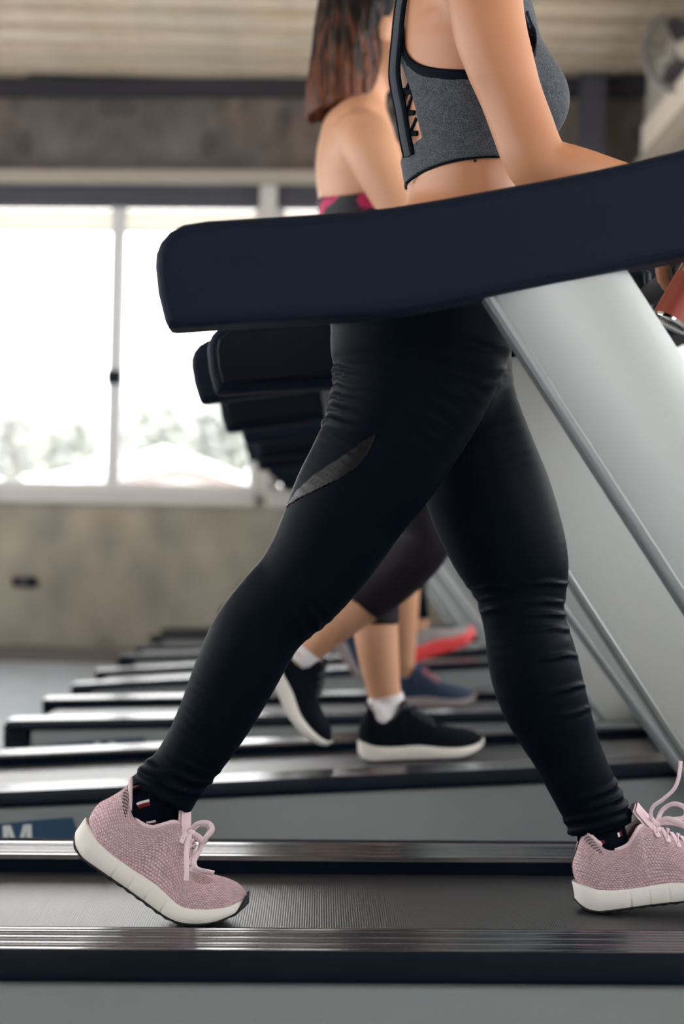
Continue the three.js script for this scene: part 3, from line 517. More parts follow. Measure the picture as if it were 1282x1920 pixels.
  // laces
  if (laces) {
    const bars = [0.120, 0.133, 0.146, 0.159];
    for (const s of bars) mesh('lace', ribbon([-0.027, -0.018, 0, 0.018, 0.027].map((z, i) => B(s + 0.002 * Math.sin(i * 2), shoeTop(s) + [-0.011, -0.001, 0.0045, -0.001, -0.011][i], z)), 0.0035, 0.0014, 20, V(1, -0.3, 0)), mats.lace, shoe);
    for (let i = 0; i < 3; i++) mesh('lace', ribbon([B(bars[i], shoeTop(bars[i]) - 0.006, 0.024), B(bars[i] + 0.006, shoeTop(bars[i]) + 0.003, 0.006), B(bars[i + 1], shoeTop(bars[i + 1]) - 0.006, -0.024)], 0.003, 0.0013, 16, V(0, 0, 1)), mats.lace, shoe);
    const K = [0.124, 0.106, 0.008], R = (pts, w = 0.0036) => mesh('lace', ribbon(pts.map((p) => B(...p)), w, 0.0015, 60, null), mats.lace, shoe);
    if (laces === 'bow') {
      R([K, [0.126, 0.122, 0.016], [0.138, 0.132, 0.024], [0.153, 0.129, 0.028], [0.159, 0.116, 0.026], [0.150, 0.108, 0.020], [0.136, 0.108, 0.013], K]);
      R([K, [0.128, 0.096, 0.026], [0.139, 0.080, 0.041], [0.153, 0.067, 0.047], [0.166, 0.058, 0.0485]]);
      R([K, [0.142, 0.105, 0.012], [0.160, 0.095, 0.018], [0.176, 0.083, 0.026], [0.197, 0.073, 0.030], [0.222, 0.066, 0.026]]);
      R([K, [0.130, 0.118, -0.012], [0.148, 0.118, -0.026], [0.156, 0.104, -0.03], [0.142, 0.101, -0.016], K]);
    } else if (laces === 'fly') {
      R([K, [0.117, 0.118, 0.014], [0.121, 0.131, 0.018], [0.136, 0.140, 0.020], [0.152, 0.152, 0.022], [0.160, 0.166, 0.022], [0.1665, 0.188, 0.02]], 0.0032);
      R([K, [0.138, 0.112, 0.016], [0.158, 0.102, 0.022], [0.180, 0.091, 0.026], [0.200, 0.080, 0.022]], 0.0042);
      R([K, [0.136, 0.124, 0.008], [0.152, 0.130, 0.012], [0.166, 0.121, 0.014], [0.163, 0.110, 0.012], [0.145, 0.108, 0.008], K]);
      R([K, [0.150, 0.100, -0.012], [0.175, 0.085, -0.03], [0.19, 0.07, -0.036]]);
    }
    mesh('lace', (() => { const g = new THREE.SphereGeometry(0.006, 14, 10); g.scale(1.1, 0.9, 1.1); const p = B(...K); g.translate(p.x, p.y, p.z); return g; })(), mats.lace, shoe);
  }
  return { shoe, B };
}
// sets the shoe so that own point (s, 0) of its sole stands at world point p
function placeShoe({ shoe, B }, s, p, rz, ry = 0, sc = [1, 1, 1]) { shoe.rotation.set(0, ry, rz, 'YZX'); shoe.scale.set(...sc); const q = B(s, 0, 0).multiply(shoe.scale).applyEuler(shoe.rotation); shoe.position.copy(p).sub(q); shoe.updateMatrix(); return (a, b, c = 0) => B(a, b, c).applyMatrix4(shoe.matrix); }
function sockTube(name, nodes, mat, parent) {      // nodes {p, r, q}: rings square to the path
  const path = new THREE.CatmullRomCurve3(nodes.map((n) => n.p)), n = 36;
  return mesh(name, grid(28, n, (u, v) => { const p = path.getPoint(u), T = path.getTangent(u), k = u * (nodes.length - 1), i = Math.min(nodes.length - 2, Math.floor(k)), r = lerp(nodes[i].r, nodes[i + 1].r, k - i), q = lerp(nodes[i].q, nodes[i + 1].q, k - i), Z = V(0, 0, 1), X = T.clone().cross(Z).normalize(), a = v * Math.PI * 2; return p.addScaledVector(X, Math.cos(a) * r).addScaledVector(Z, Math.sin(a) * r * q); }), mat, parent);
}
// head with a face turned to +x; returns the field pieces and adds eyes, brows and lips later
function headField(c, s = 1, tilt = 0) {
  const at = (x, y, z) => V(c.x + s * (x * Math.cos(tilt) - y * Math.sin(tilt)), c.y + s * (x * Math.sin(tilt) + y * Math.cos(tilt)), c.z + s * z), N = (x, y, z, r, q = 1) => ({ p: at(x, y, z), r: r * s, q });
  const skull = [chain([N(-0.012, 0.030, 0, 0.082, 0.88), N(0.012, 0.018, 0, 0.080, 0.88)], 2), chain([N(0.02, -0.02, 0, 0.062, 0.95), N(0.034, -0.055, 0, 0.046, 1.05), N(0.048, -0.088, 0, 0.026, 1.15)], 2), chain([N(0.086, 0.006, 0, 0.008, 0.9), N(0.098, -0.020, 0, 0.011, 1.0)], 2), chain([N(0.082, -0.050, 0, 0.010, 1.9), N(0.080, -0.062, 0, 0.010, 1.8)], 2)];
  const ears = [1, -1].map((k) => chain([N(-0.005, 0.008, 0.075 * k, 0.014, 0.45), N(-0.004, -0.022, 0.072 * k, 0.010, 0.5)], 2));
  return { at, list: [...skull, ...ears], f: (x, y, z) => { let d = chainD(skull[0], x, y, z); if (d > 0.2) return d; d = smin(d, chainD(skull[1], x, y, z), 0.03); d = smin(d, chainD(skull[2], x, y, z), 0.014); d = smin(d, chainD(skull[3], x, y, z), 0.01); for (const e of ears) d = smin(d, chainD(e, x, y, z), 0.006); return d; } };
}
const eyeWhite = std(L(0.75, 0.73, 0.7), 0.25), iris = std(L(0.03, 0.018, 0.01), 0.2), lipMat = std(L(0.42, 0.14, 0.12), 0.45), browMat = std(L(0.015, 0.010, 0.008), 0.8);
function face(parent, h) {
  for (const k of [1, -1]) {
    const e = new THREE.SphereGeometry(0.0115, 16, 12), p = h.at(0.0755, 0.006, 0.031 * k); e.translate(p.x, p.y, p.z); const w = mesh('eye', e, eyeWhite, parent);
    const i = new THREE.SphereGeometry(0.0058, 12, 10), q = h.at(0.0835, 0.006, 0.0325 * k); i.translate(q.x, q.y, q.z); mesh('iris', i, iris, w);
    mesh('eyebrow', ribbon([h.at(0.090, 0.026, 0.014 * k), h.at(0.084, 0.031, 0.03 * k), h.at(0.072, 0.026, 0.046 * k)], 0.003, 0.0015, 12, V(0, 1, 0)), browMat, parent);
  }
  mesh('lips', ribbon([h.at(0.077, -0.056, 0.022), h.at(0.0915, -0.0555, 0.008), h.at(0.0915, -0.0555, -0.008), h.at(0.077, -0.056, -0.022)], 0.006, 0.003, 18, V(0, 1, 0)), lipMat, parent);
}
// a hand closed on a bar that runs along z: wrist point w, bar centre b, bar radius rb; side k = thumb towards +z or -z
function handField(w, b, rb, k) {
  const dir = b.clone().sub(w).normalize(), up = V(-dir.y, dir.x, 0).normalize(), palm0 = w.clone().addScaledVector(dir, 0.015), palm1 = b.clone().addScaledVector(up, rb + 0.0185).addScaledVector(dir, -0.006);
  const list = [chain([{ p: w, r: 0.024, q: 1 }, { p: palm0.clone().lerp(palm1, 0.4), r: 0.018, q: 1.9 }, { p: palm1, r: 0.0135, q: 2.7 }], 3)];
  [-0.029, -0.0095, 0.0105, 0.029].forEach((z, i) => {
    const L_ = [0.85, 1.0, 0.97, 0.82][k > 0 ? 3 - i : i], R = rb + 0.0125, pts = []; for (let a = 0; a <= 5; a++) { const t = Math.PI * 0.62 - a / 5 * Math.PI * 1.15 * L_; pts.push({ p: b.clone().addScaledVector(dir, Math.cos(t) * R).addScaledVector(up, Math.sin(t) * R).add(V(0, 0, z)), r: lerp(0.0088, 0.0072, a / 5), q: 1 }); } list.push(chain(pts, 2));
  });
  { const pts = []; for (let a = 0; a <= 4; a++) { const t = Math.PI * 0.80 + a / 4 * Math.PI * 0.62, R = rb + 0.0155; pts.push({ p: b.clone().addScaledVector(dir, Math.cos(t) * R).addScaledVector(up, Math.sin(t) * R).add(V(0, 0, k * lerp(0.036, 0.02, a / 4))), r: lerp(0.011, 0.0085, a / 4), q: 1 }); } pts.unshift({ p: palm0.clone().add(V(0, 0, k * 0.024)), r: 0.0125, q: 1 }); list.push(chain(pts, 2)); }
  return { list, f: (x, y, z) => { let d = chainD(list[0], x, y, z); if (d > 0.15) return d; let m = 1e9; for (let i = 1; i < list.length; i++) m = Math.min(m, chainD(list[i], x, y, z)); return smin(d, m, 0.008); } };
}
const hairMat = (tip) => { const t = dataTex(512, 512, (u, v) => { const s = 0.5 + 0.5 * tileNoise(u, v * 0.06, 120, 3), m = 0.5 + 0.5 * tileNoise(u, v * 0.2, 18, 8), k = sstep(0.25, 0.75, (1 - v) * 0.9 + 0.5 * (m - 0.5)) * (0.45 + 0.75 * s), a = [0.055, 0.038, 0.038]; return [lerp(a[0], tip[0], k), lerp(a[1], tip[1], k), lerp(a[2], tip[2], k)]; }, true, false); t.wrapS = THREE.RepeatWrapping; return phys(0xffffff, 0.45, { map: t, specularIntensity: 0.35 }); };

// ================================================================ the woman in front, in pink shoes
{
  const who = thing('person', 'woman in grey sports top, black leggings and pink shoes on the nearest treadmill', 'person');
  const dN = [2.25, 2.25, 2.25, 2.25, 2.252, 2.255, 2.258, 2.262, 2.265, 2.268, 2.27, 2.272, 2.275, 2.278, 2.28, 2.28, 2.28];
  const nearBars = [[625, 640, 952, 622, 0.74], [630, 715, 912, 727, 0.80], [612, 790, 852, 845, 0.86], [590, 840, 802, 925, 0.9], [565, 890, 756, 985, 0.92], [543, 950, 711, 1050, 0.94], [523, 1000, 672, 1100, 0.95], [490, 1057, 632, 1142, 0.95], [453, 1103, 595, 1166, 0.95], [420, 1147, 563, 1195, 0.95], [394, 1190, 540, 1232, 0.97], [369, 1250, 508, 1290, 0.98], [344, 1320, 470, 1352, 0.97], [315, 1388, 425, 1415, 0.92], [285, 1437, 387, 1460, 0.88], [256, 1465, 366, 1490, 0.84], [243, 1490, 352, 1515, 0.82]];
  const legN = chain(nearBars.map(([a, b, c, e, q], i) => bar(a, b, c, e, dN[i], q)), 4);
  const farBars = [[705, 640, 952, 640, 0.9], [760, 760, 962, 745, 0.92], [785, 860, 998, 850, 0.92], [806, 935, 1029, 930, 0.92], [840, 1008, 1051, 1005, 0.92], [872, 1058, 1060, 1055, 0.93], [892, 1092, 1058, 1092, 0.93], [902, 1130, 1053, 1130, 0.95], [912, 1175, 1057, 1170, 0.97], [920, 1245, 1077, 1235, 0.98], [938, 1305, 1092, 1295, 0.98], [968, 1360, 1106, 1350, 0.96], [998, 1405, 1119, 1400, 0.93], [1027, 1462, 1140, 1450, 0.9], [1052, 1512, 1160, 1490, 0.86], [1068, 1550, 1176, 1525, 0.82], [1076, 1575, 1178, 1548, 0.80]];
  const legF = chain(farBars.map(([a, b, c, e, q], i) => bar(a, b, c, e, lerp(2.41, 2.365, i / 16), q)), 4);
  const D = 2.33;
  const torso = chain([[645, 668, 930, 655, 1.22], [630, 605, 952, 592, 1.32], [668, 545, 960, 537, 1.38], [730, 472, 968, 465, 1.42], [763, 405, 972, 400, 1.48], [766, 335, 972, 338, 1.5], [760, 285, 984, 290, 1.48], [752, 235, 998, 240, 1.42], [744, 170, 1006, 180, 1.40], [741, 110, 1002, 115, 1.42], [744, 50, 988, 60, 1.52], [755, -10, 968, 5, 1.75], [785, -75, 940, -65, 1.75]].map(([a, b, c, e, q]) => bar(a, b, c, e, D, q)), 4);
  const bust = [1, -1].map((k) => ball(P(964, 205, D).add(V(0, 0, k * 0.062)), 0.052, 1.05));
  const axis = P(860, 300, D), ca = Math.cos(0.20), sa = Math.sin(0.20);
  const twist = (y) => sstep(CAM_Y + 0.30, CAM_Y + 0.55, y);
  const trunkF = (x, y, z) => {      // the chest is turned a little away, so that the back shows
    const t = twist(y), c = lerp(1, ca, t), s = sa * t, dx = x - axis.x, dz = z - axis.z, X = axis.x + dx * c - dz * s, Z = axis.z + dx * s + dz * c;
    let d = chainD(torso, X, y, Z); if (d > 0.3) return d;
    const b = Math.min(ballD(bust[0], X, y, Z), ballD(bust[1], X, y, Z)); return smin(d, b, 0.045);
  };
  const neck = chain([node(862, -70, D, 0.062, 1.3), node(868, -130, D, 0.049), node(876, -215, D, 0.047)], 3), head = headField(P(905, -315, D), 1);
  // the near arm, leaning on the grip bar; the far arm alike
  const gx = 0.535 - HINGE_X, gy = CAM_Y + 0.385, gripX = HINGE_X + gx * Math.cos(0.013) - gy * Math.sin(0.013), gripY = gx * Math.sin(0.013) + gy * Math.cos(0.013), barN = V(gripX, gripY, -2.19), barF = V(gripX, gripY, -2.52);
  const wristN = barN.clone().add(V(-0.088, 0.034, 0.005)), wristF = barF.clone().add(V(-0.088, 0.034, 0));
  const armN = chain([node(884, -95, 2.23, 0.050, 1), node(905, -55, 2.165, 0.050), node(910, 0, 2.15, 0.0465), node(919, 60, 2.142, 0.0455), node(937, 120, 2.135, 0.0425), node(958, 180, 2.13, 0.0388), node(980, 240, 2.125, 0.0385), node(1000, 292, 2.12, 0.0385), node(1022, 318, 2.12, 0.0385), node(1072, 334, 2.125, 0.0395), node(1125, 347, 2.135, 0.0365), node(1185, 360, 2.15, 0.031), { p: wristN, r: 0.025, q: 1.1 }], 4);
  const armF = chain([node(884, -95, 2.43, 0.050, 1), node(905, -45, 2.50, 0.048), node(912, 60, 2.52, 0.044), node(930, 180, 2.54, 0.039), node(950, 290, 2.55, 0.037), node(965, 350, 2.55, 0.036), node(1020, 385, 2.545, 0.036), node(1100, 395, 2.535, 0.032), { p: wristF, r: 0.025, q: 1.1 }], 3);
  const handN = handField(wristN, barN, 0.017, -1), handF = handField(wristF, barF, 0.017, 1);
  // shoes first: the feet go into them
  const sN = makeShoe(who, shoeMats.pink, { bend: 0.575, side: 1, laces: 'bow' }), sF = makeShoe(who, shoeMats.pink, { bend: 0, side: 1, laces: 'fly' });
  const beltAt = (x) => BELT_Y * Math.cos(0.013) + (x - HINGE_X) * Math.sin(0.013);
  const pN = P(355, 1725, 2.28); pN.y = beltAt(pN.x) + 0.0022; const pF = P(1128, 1709, 2.36); pF.y = beltAt(pF.x) + 0.0018;
  const wN = placeShoe(sN, 0.19, pN, -0.005), wF = placeShoe(sF, 0.036, pF, 0.155);
  const ankN = legN.out[legN.out.length - 1], ankF = legF.out[legF.out.length - 1];
  const aN = V(ankN[0], ankN[1], ankN[2]), aF = V(ankF[0], ankF[1], ankF[2]);
  const foot = (a, w) => chain([{ p: a, r: 0.03, q: 0.8 }, { p: w(0.05, 0.07), r: 0.026, q: 0.9 }, { p: w(0.07, 0.048), r: 0.024, q: 0.95 }, { p: w(0.13, 0.045), r: 0.022, q: 1.1 }, { p: w(0.2, 0.034), r: 0.013, q: 2.2 }], 3);
  const footN = foot(aN, wN), footF = foot(aF, wF);
  const lower = (x, y, z) => { let d = trunkF(x, y, z); const l = Math.min(chainD(legN, x, y, z), chainD(legF, x, y, z)); return smin(d, l, 0.028); };
  const waistY = P(800, 440, 2.3).y;
  const bodyF = (x, y, z) => {
    let d = lower(x, y, z); if (y < waistY) d += 0.007;
    d = smin(d, chainD(neck, x, y, z), 0.05);
    d = smin(d, chainD(armN, x, y, z), y > CAM_Y + 0.62 ? 0.03 : 0.004); d = smin(d, chainD(armF, x, y, z), y > CAM_Y + 0.62 ? 0.03 : 0.004);
    d = smin(d, head.f(x, y, z), 0.02); d = smin(d, handN.f(x, y, z), 0.012); d = smin(d, handF.f(x, y, z), 0.012);
    return Math.min(d, chainD(footN, x, y, z), chainD(footF, x, y, z));
  };
  const all = [legN, legF, torso, ...bust, neck, armN, armF, ...head.list, ...handN.list, ...handF.list, footN, footF];
  const [lo, hi] = bounds(all, 0.03);
  const body = mesh('body', sdfMesh(bodyF, lo, hi, 0.0075), M.skin, who); face(body, head);
  // leggings with gathers at seat, knee and ankle
  const folds = [];
  const fold = (pts, d, ax, ay, A, R, s = 0.0042) => { for (const [a, b, k] of pts) { const p = P(a, b, d), l = Math.hypot(ax, ay); folds.push([p.x, p.y, p.z, ax / l, -ay / l, A * (k || 1), R, s]); } };
  fold([[634, 697, 1.2], [638, 713, 1], [634, 733, 0.7], [631, 748, 1], [628, 770, 0.8], [618, 792, 1]], 2.25, -0.15, 1, 0.0038, 0.042);
  fold([[590, 1166, 1], [570, 1190, 0.9], [610, 1150, 0.6]], 2.2, -0.75, 0.6, 0.003, 0.05, 0.005);
  fold([[262, 1450, 1], [250, 1470, 1.1], [272, 1432, 0.7], [375, 1470, 1.2], [362, 1493, 1], [386, 1448, 0.6]], 2.24, -0.42, 0.9, 0.0032, 0.05, 0.004);
  fold([[1062, 1094, 1.3], [1056, 1128, 1], [1056, 1152, 1.3], [1060, 1180, 1.2], [1074, 1232, 1.1], [1090, 1290, 1], [1102, 1335, 0.7]], 2.33, 0.08, 1, 0.0032, 0.042, 0.0036);
  fold([[893, 1103, 1], [898, 1122, 1], [903, 1145, 0.8]], 2.36, 0.08, 1, 0.0026, 0.03, 0.0036);
  fold([[1143, 1471, 1], [1156, 1490, 1.2], [1168, 1508, 1], [1174, 1526, 1], [1062, 1540, 0.7], [1070, 1560, 0.9]], 2.36, 0.3, 0.95, 0.0032, 0.045, 0.0038);
  fold([[900, 735, 1.2], [925, 705, 1.0]], 2.3, 0.45, 0.9, 0.0035, 0.05, 0.0045);
  const foldF = (x, y, z) => { let w = 0; for (const f of folds) { const dx = x - f[0], dy = y - f[1], dz = z - f[2], r2 = dx * dx + dy * dy + dz * dz * 0.45; if (r2 > f[6] * f[6] * 4) continue; const s = (dx * f[3] + dy * f[4]) + 0.0025 * Math.sin(z * 90 + f[0] * 50); w += f[5] * Math.exp(-r2 / (f[6] * f[6])) * (Math.exp(-(s * s) / (f[7] * f[7])) - 0.35 * Math.exp(-(s * s) / (f[7] * f[7] * 7))); } return w; };
  const cutAt = (a, c, o) => { const b = c.out[c.out.length - 6], ax = V(a.x - b[0], a.y - b[1], 0).normalize(); return (x, y, z) => { const dx = x - a.x, dy = y - a.y; return dx * dx + dy * dy < 0.05 ? dx * ax.x + dy * ax.y - o : -1; }; };
  const cN = cutAt(aN, legN, -0.008), cF = cutAt(aF, legF, -0.006);
  const legg = (x, y, z) => { const d = lower(x, y, z); if (d > 0.05) return d; return Math.max(d - 0.0035 - foldF(x, y, z), y - waistY - 0.02, cN(x, y, z), cF(x, y, z)); };
  const [llo, lhi] = bounds([legN, legF, { lo: torso.lo, hi: [torso.hi[0], waistY, torso.hi[2]] }], 0.02); lhi[1] = waistY + 0.05;
  const lg = mesh('leggings', sdfMesh(legg, llo, lhi, 0.0042), M.legging, who);
  // glossy band round the back of the near thigh
  const bandPts = outline([[535, 952], [557, 919], [592, 888], [630, 865], [668, 840], [705, 815], [690, 850], [669, 880], [638, 901], [600, 919], [560, 938]], 2.25);
  const zMid = -2.25; const bandF = (x, y, z) => { const d = lower(x, y, z); if (d > 0.04) return d; return Math.max(d - 0.0046 - foldF(x, y, z), sdPoly(x, y, bandPts), -(lower(x, y, z) + 0.003), zMid - 0.07 - z); };
  const bl = [1e9, 1e9], bh = [-1e9, -1e9]; for (const [a, b] of bandPts) { bl[0] = Math.min(bl[0], a); bl[1] = Math.min(bl[1], b); bh[0] = Math.max(bh[0], a); bh[1] = Math.max(bh[1], b); }
  const bm = mesh('glossy_band', sdfMesh(bandF, [bl[0] - 0.01, bl[1] - 0.01, -2.36], [bh[0] + 0.01, bh[1] + 0.01, -2.13], 0.0028), M.leggingShiny, lg); bm.userData.label = 'glossy band round the thigh';
  // sports top
  const near = 2.215;
  const hole = outline([[757, -200], [757, 30], [761, 70], [771, 98], [790, 120], [815, 134], [850, 144], [900, 148], [950, 138], [985, 116], [999, 107], [1004, 82], [996, 51], [981, 17], [962, -40], [940, -200]], near);
  const slit = outline([[750, 100], [763, 150], [771, 180], [777, 205], [783, 235], [790, 264], [772, 272], [740, 282], [690, 282], [690, 100]], 2.28);
  const hem = curve([[690, 345], [757, 322], [770, 310], [800, 303], [850, 297], [935, 291], [1000, 281], [1080, 262]].map(([a, b]) => { const p = P(a, b, near); return [p.x, p.y]; }));
  const topY = P(860, -70, D).y, xBackSlit = P(800, 200, 2.28).x;
  const braF = (x, y, z) => { const d = trunkF(x, y, z); if (d > 0.04) return d; const zz = Math.abs(z - axis.z); return Math.max(d - 0.0042, -(d + 0.004), hem(x) - y, zz > 0.035 || x > axis.x ? -sdPoly(x, y, hole) : -1, y - topY, x < xBackSlit ? -sdPoly(x, y, slit) : -1); };
  const tLo = [torso.lo[0] - 0.03, P(760, 350, near).y, torso.lo[2] - 0.03], tHi = [torso.hi[0] + 0.06, topY + 0.02, torso.hi[2] + 0.03];
  const top = mesh('sports_top', sdfMesh(braF, tLo, tHi, 0.0032, (x, y, z) => [Math.atan2(z - axis.z, x - axis.x) * 0.12, y]), M.heather, who);
  const surf = (px, py, d0 = near) => { const p = P(px, py, d0); let z = p.z + 0.16; for (let i = 0; i < 200; i++) { const d = trunkF(p.x, p.y, z); if (d < 0.0005) break; z -= Math.max(0.0006, d * 0.5); if (z < -2.37) { z = -2.31; break; } } return V(p.x, p.y, z); };
  const onBody = (list, off = 0.004, d0 = near) => list.map(([a, b]) => { const p = surf(a, b, d0); p.z += off; return p; });
  mesh('armhole_trim', ribbon(onBody([[757, 0], [758, 35], [761, 70], [771, 98], [790, 120], [815, 134], [850, 144], [900, 148], [950, 138], [985, 116], [999, 107], [1004, 82], [996, 51], [983, 20]]), 0.0078, 0.0026, 90, V(0, 1, 0.2)), M.blackTrim, top);
  mesh('seam', ribbon(onBody([[781, 263], [800, 262], [850, 259], [900, 256], [935, 254]], 0.0035), 0.0012, 0.001, 40, V(0, 1, 0)), M.blackTrim, top);
  mesh('hem_band', ribbon(onBody([[768, 316], [785, 308], [820, 301], [860, 297], [900, 294], [940, 291]], 0.0032), 0.0018, 0.0018, 40, V(0, 1, 0)), M.blackTrim, top);
  // crossed straps down the back
  const back = (l, off) => l.map(([a, b]) => P(a, b, 2.315).add(V(0, 0, off)));
  const strapL = [[755, -20], [746, 30], [741, 80], [737, 120], [736, 150], [740, 180], [746, 208], [751, 238], [756, 268], [763, 300]];
  mesh('back_strap', ribbon(back(strapL, 0.022), 0.0085, 0.0022, 60, V(0.8, 0, 0.6)), M.heather, top);
  mesh('back_strap', ribbon(back(strapL.map(([a, b]) => [a - 5, b]), 0.018), 0.0035, 0.003, 60, V(0.8, 0, 0.6)), M.blackTrim, top);
  mesh('back_strap', ribbon(back(strapL.map(([a, b]) => [a + 8, b]), 0.034), 0.0042, 0.0025, 60, V(0.8, 0, 0.6)), M.blackTrim, top);
  for (const [a, b, c, e] of [[752, 170, 772, 174], [770, 190, 759, 234], [757, 214, 777, 212], [778, 232, 763, 270], [761, 252, 782, 250], [768, 158, 756, 194]]) { const p = surf(c, e, 2.27), q = P(a, b, 2.30); q.z = Math.max(q.z, surf(a, b, 2.29).z + 0.002); p.z += 0.003; mesh('cross_strap', ribbon([q, q.clone().lerp(p, 0.5).add(V(-0.002, 0, 0.003)), p], 0.0034, 0.0015, 12, V(0, 1, 0)), M.blackTrim, top); }
  // mole on the side of the waist
  { const g = new THREE.SphereGeometry(0.0022, 10, 8), p = surf(891, 300); g.scale(1, 1, 0.5); g.translate(p.x, p.y, p.z + 0.0005); mesh('mole', g, browMat, body); }
  // socks with small red and white tags
  const cv = document.createElement('canvas'); cv.width = 512; cv.height = 512; const cx = cv.getContext('2d'); cx.fillStyle = '#050a16'; cx.fillRect(0, 0, 512, 512);
  for (let k = 0; k < 7; k++) { const y = (k + 0.5) / 7 * 512; cx.fillStyle = '#6a2029'; cx.fillRect(165, y - 12, 72, 12); cx.fillStyle = '#d2d2d6'; cx.fillRect(165, y, 72, 9); }
  const st = new THREE.CanvasTexture(cv); st.colorSpace = THREE.SRGBColorSpace; st.wrapS = st.wrapT = THREE.RepeatWrapping;
  const sockMat = phys(0xffffff, 0.85, { map: st, specularIntensity: 0.12 });
  const up = (c, k) => { const n = c.out[c.out.length - k]; return V(n[0], n[1], n[2]); };
  sockTube('sock', [{ p: up(legN, 7), r: 0.026, q: 0.9 }, { p: aN.clone(), r: 0.0345, q: 0.82 }, { p: wN(0.052, 0.092), r: 0.0315, q: 0.88 }, { p: wN(0.056, 0.066), r: 0.029, q: 0.9 }, { p: wN(0.06, 0.045), r: 0.02, q: 1 }], sockMat, who);
  sockTube('sock', [{ p: up(legF, 7), r: 0.026, q: 0.9 }, { p: aF.clone(), r: 0.0345, q: 0.8 }, { p: wF(0.052, 0.092), r: 0.0315, q: 0.88 }, { p: wF(0.056, 0.066), r: 0.029, q: 0.9 }, { p: wF(0.06, 0.045), r: 0.02, q: 1 }], sockMat, who);
  // hair tied back, above the picture
  const hc = head.at(0, 0, 0), hairCap = ball(head.at(-0.022, 0.036, 0), 0.09, 0.92), tail = chain([{ p: head.at(-0.10, 0.04, 0), r: 0.03, q: 1 }, { p: head.at(-0.14, -0.0, 0), r: 0.034, q: 1 }, { p: head.at(-0.135, -0.06, 0), r: 0.012, q: 1 }], 3);
  const hf = (x, y, z) => { const d = Math.max(ballD(hairCap, x, y, z), (x - hc.x) * 0.8 - (y - hc.y) - 0.03); return smin(d, chainD(tail, x, y, z), 0.02) + 0.0015 * Math.sin(z * 400) * Math.sin(y * 60); };
  const [h0, h1] = bounds([hairCap, tail], 0.02); mesh('hair', sdfMesh(hf, h0, h1, 0.006, (x, y, z) => [Math.atan2(z - hc.z, x - hc.x) / 6.283 * 2, 0.95]), hairMat([0.2, 0.12, 0.08]), who);
}

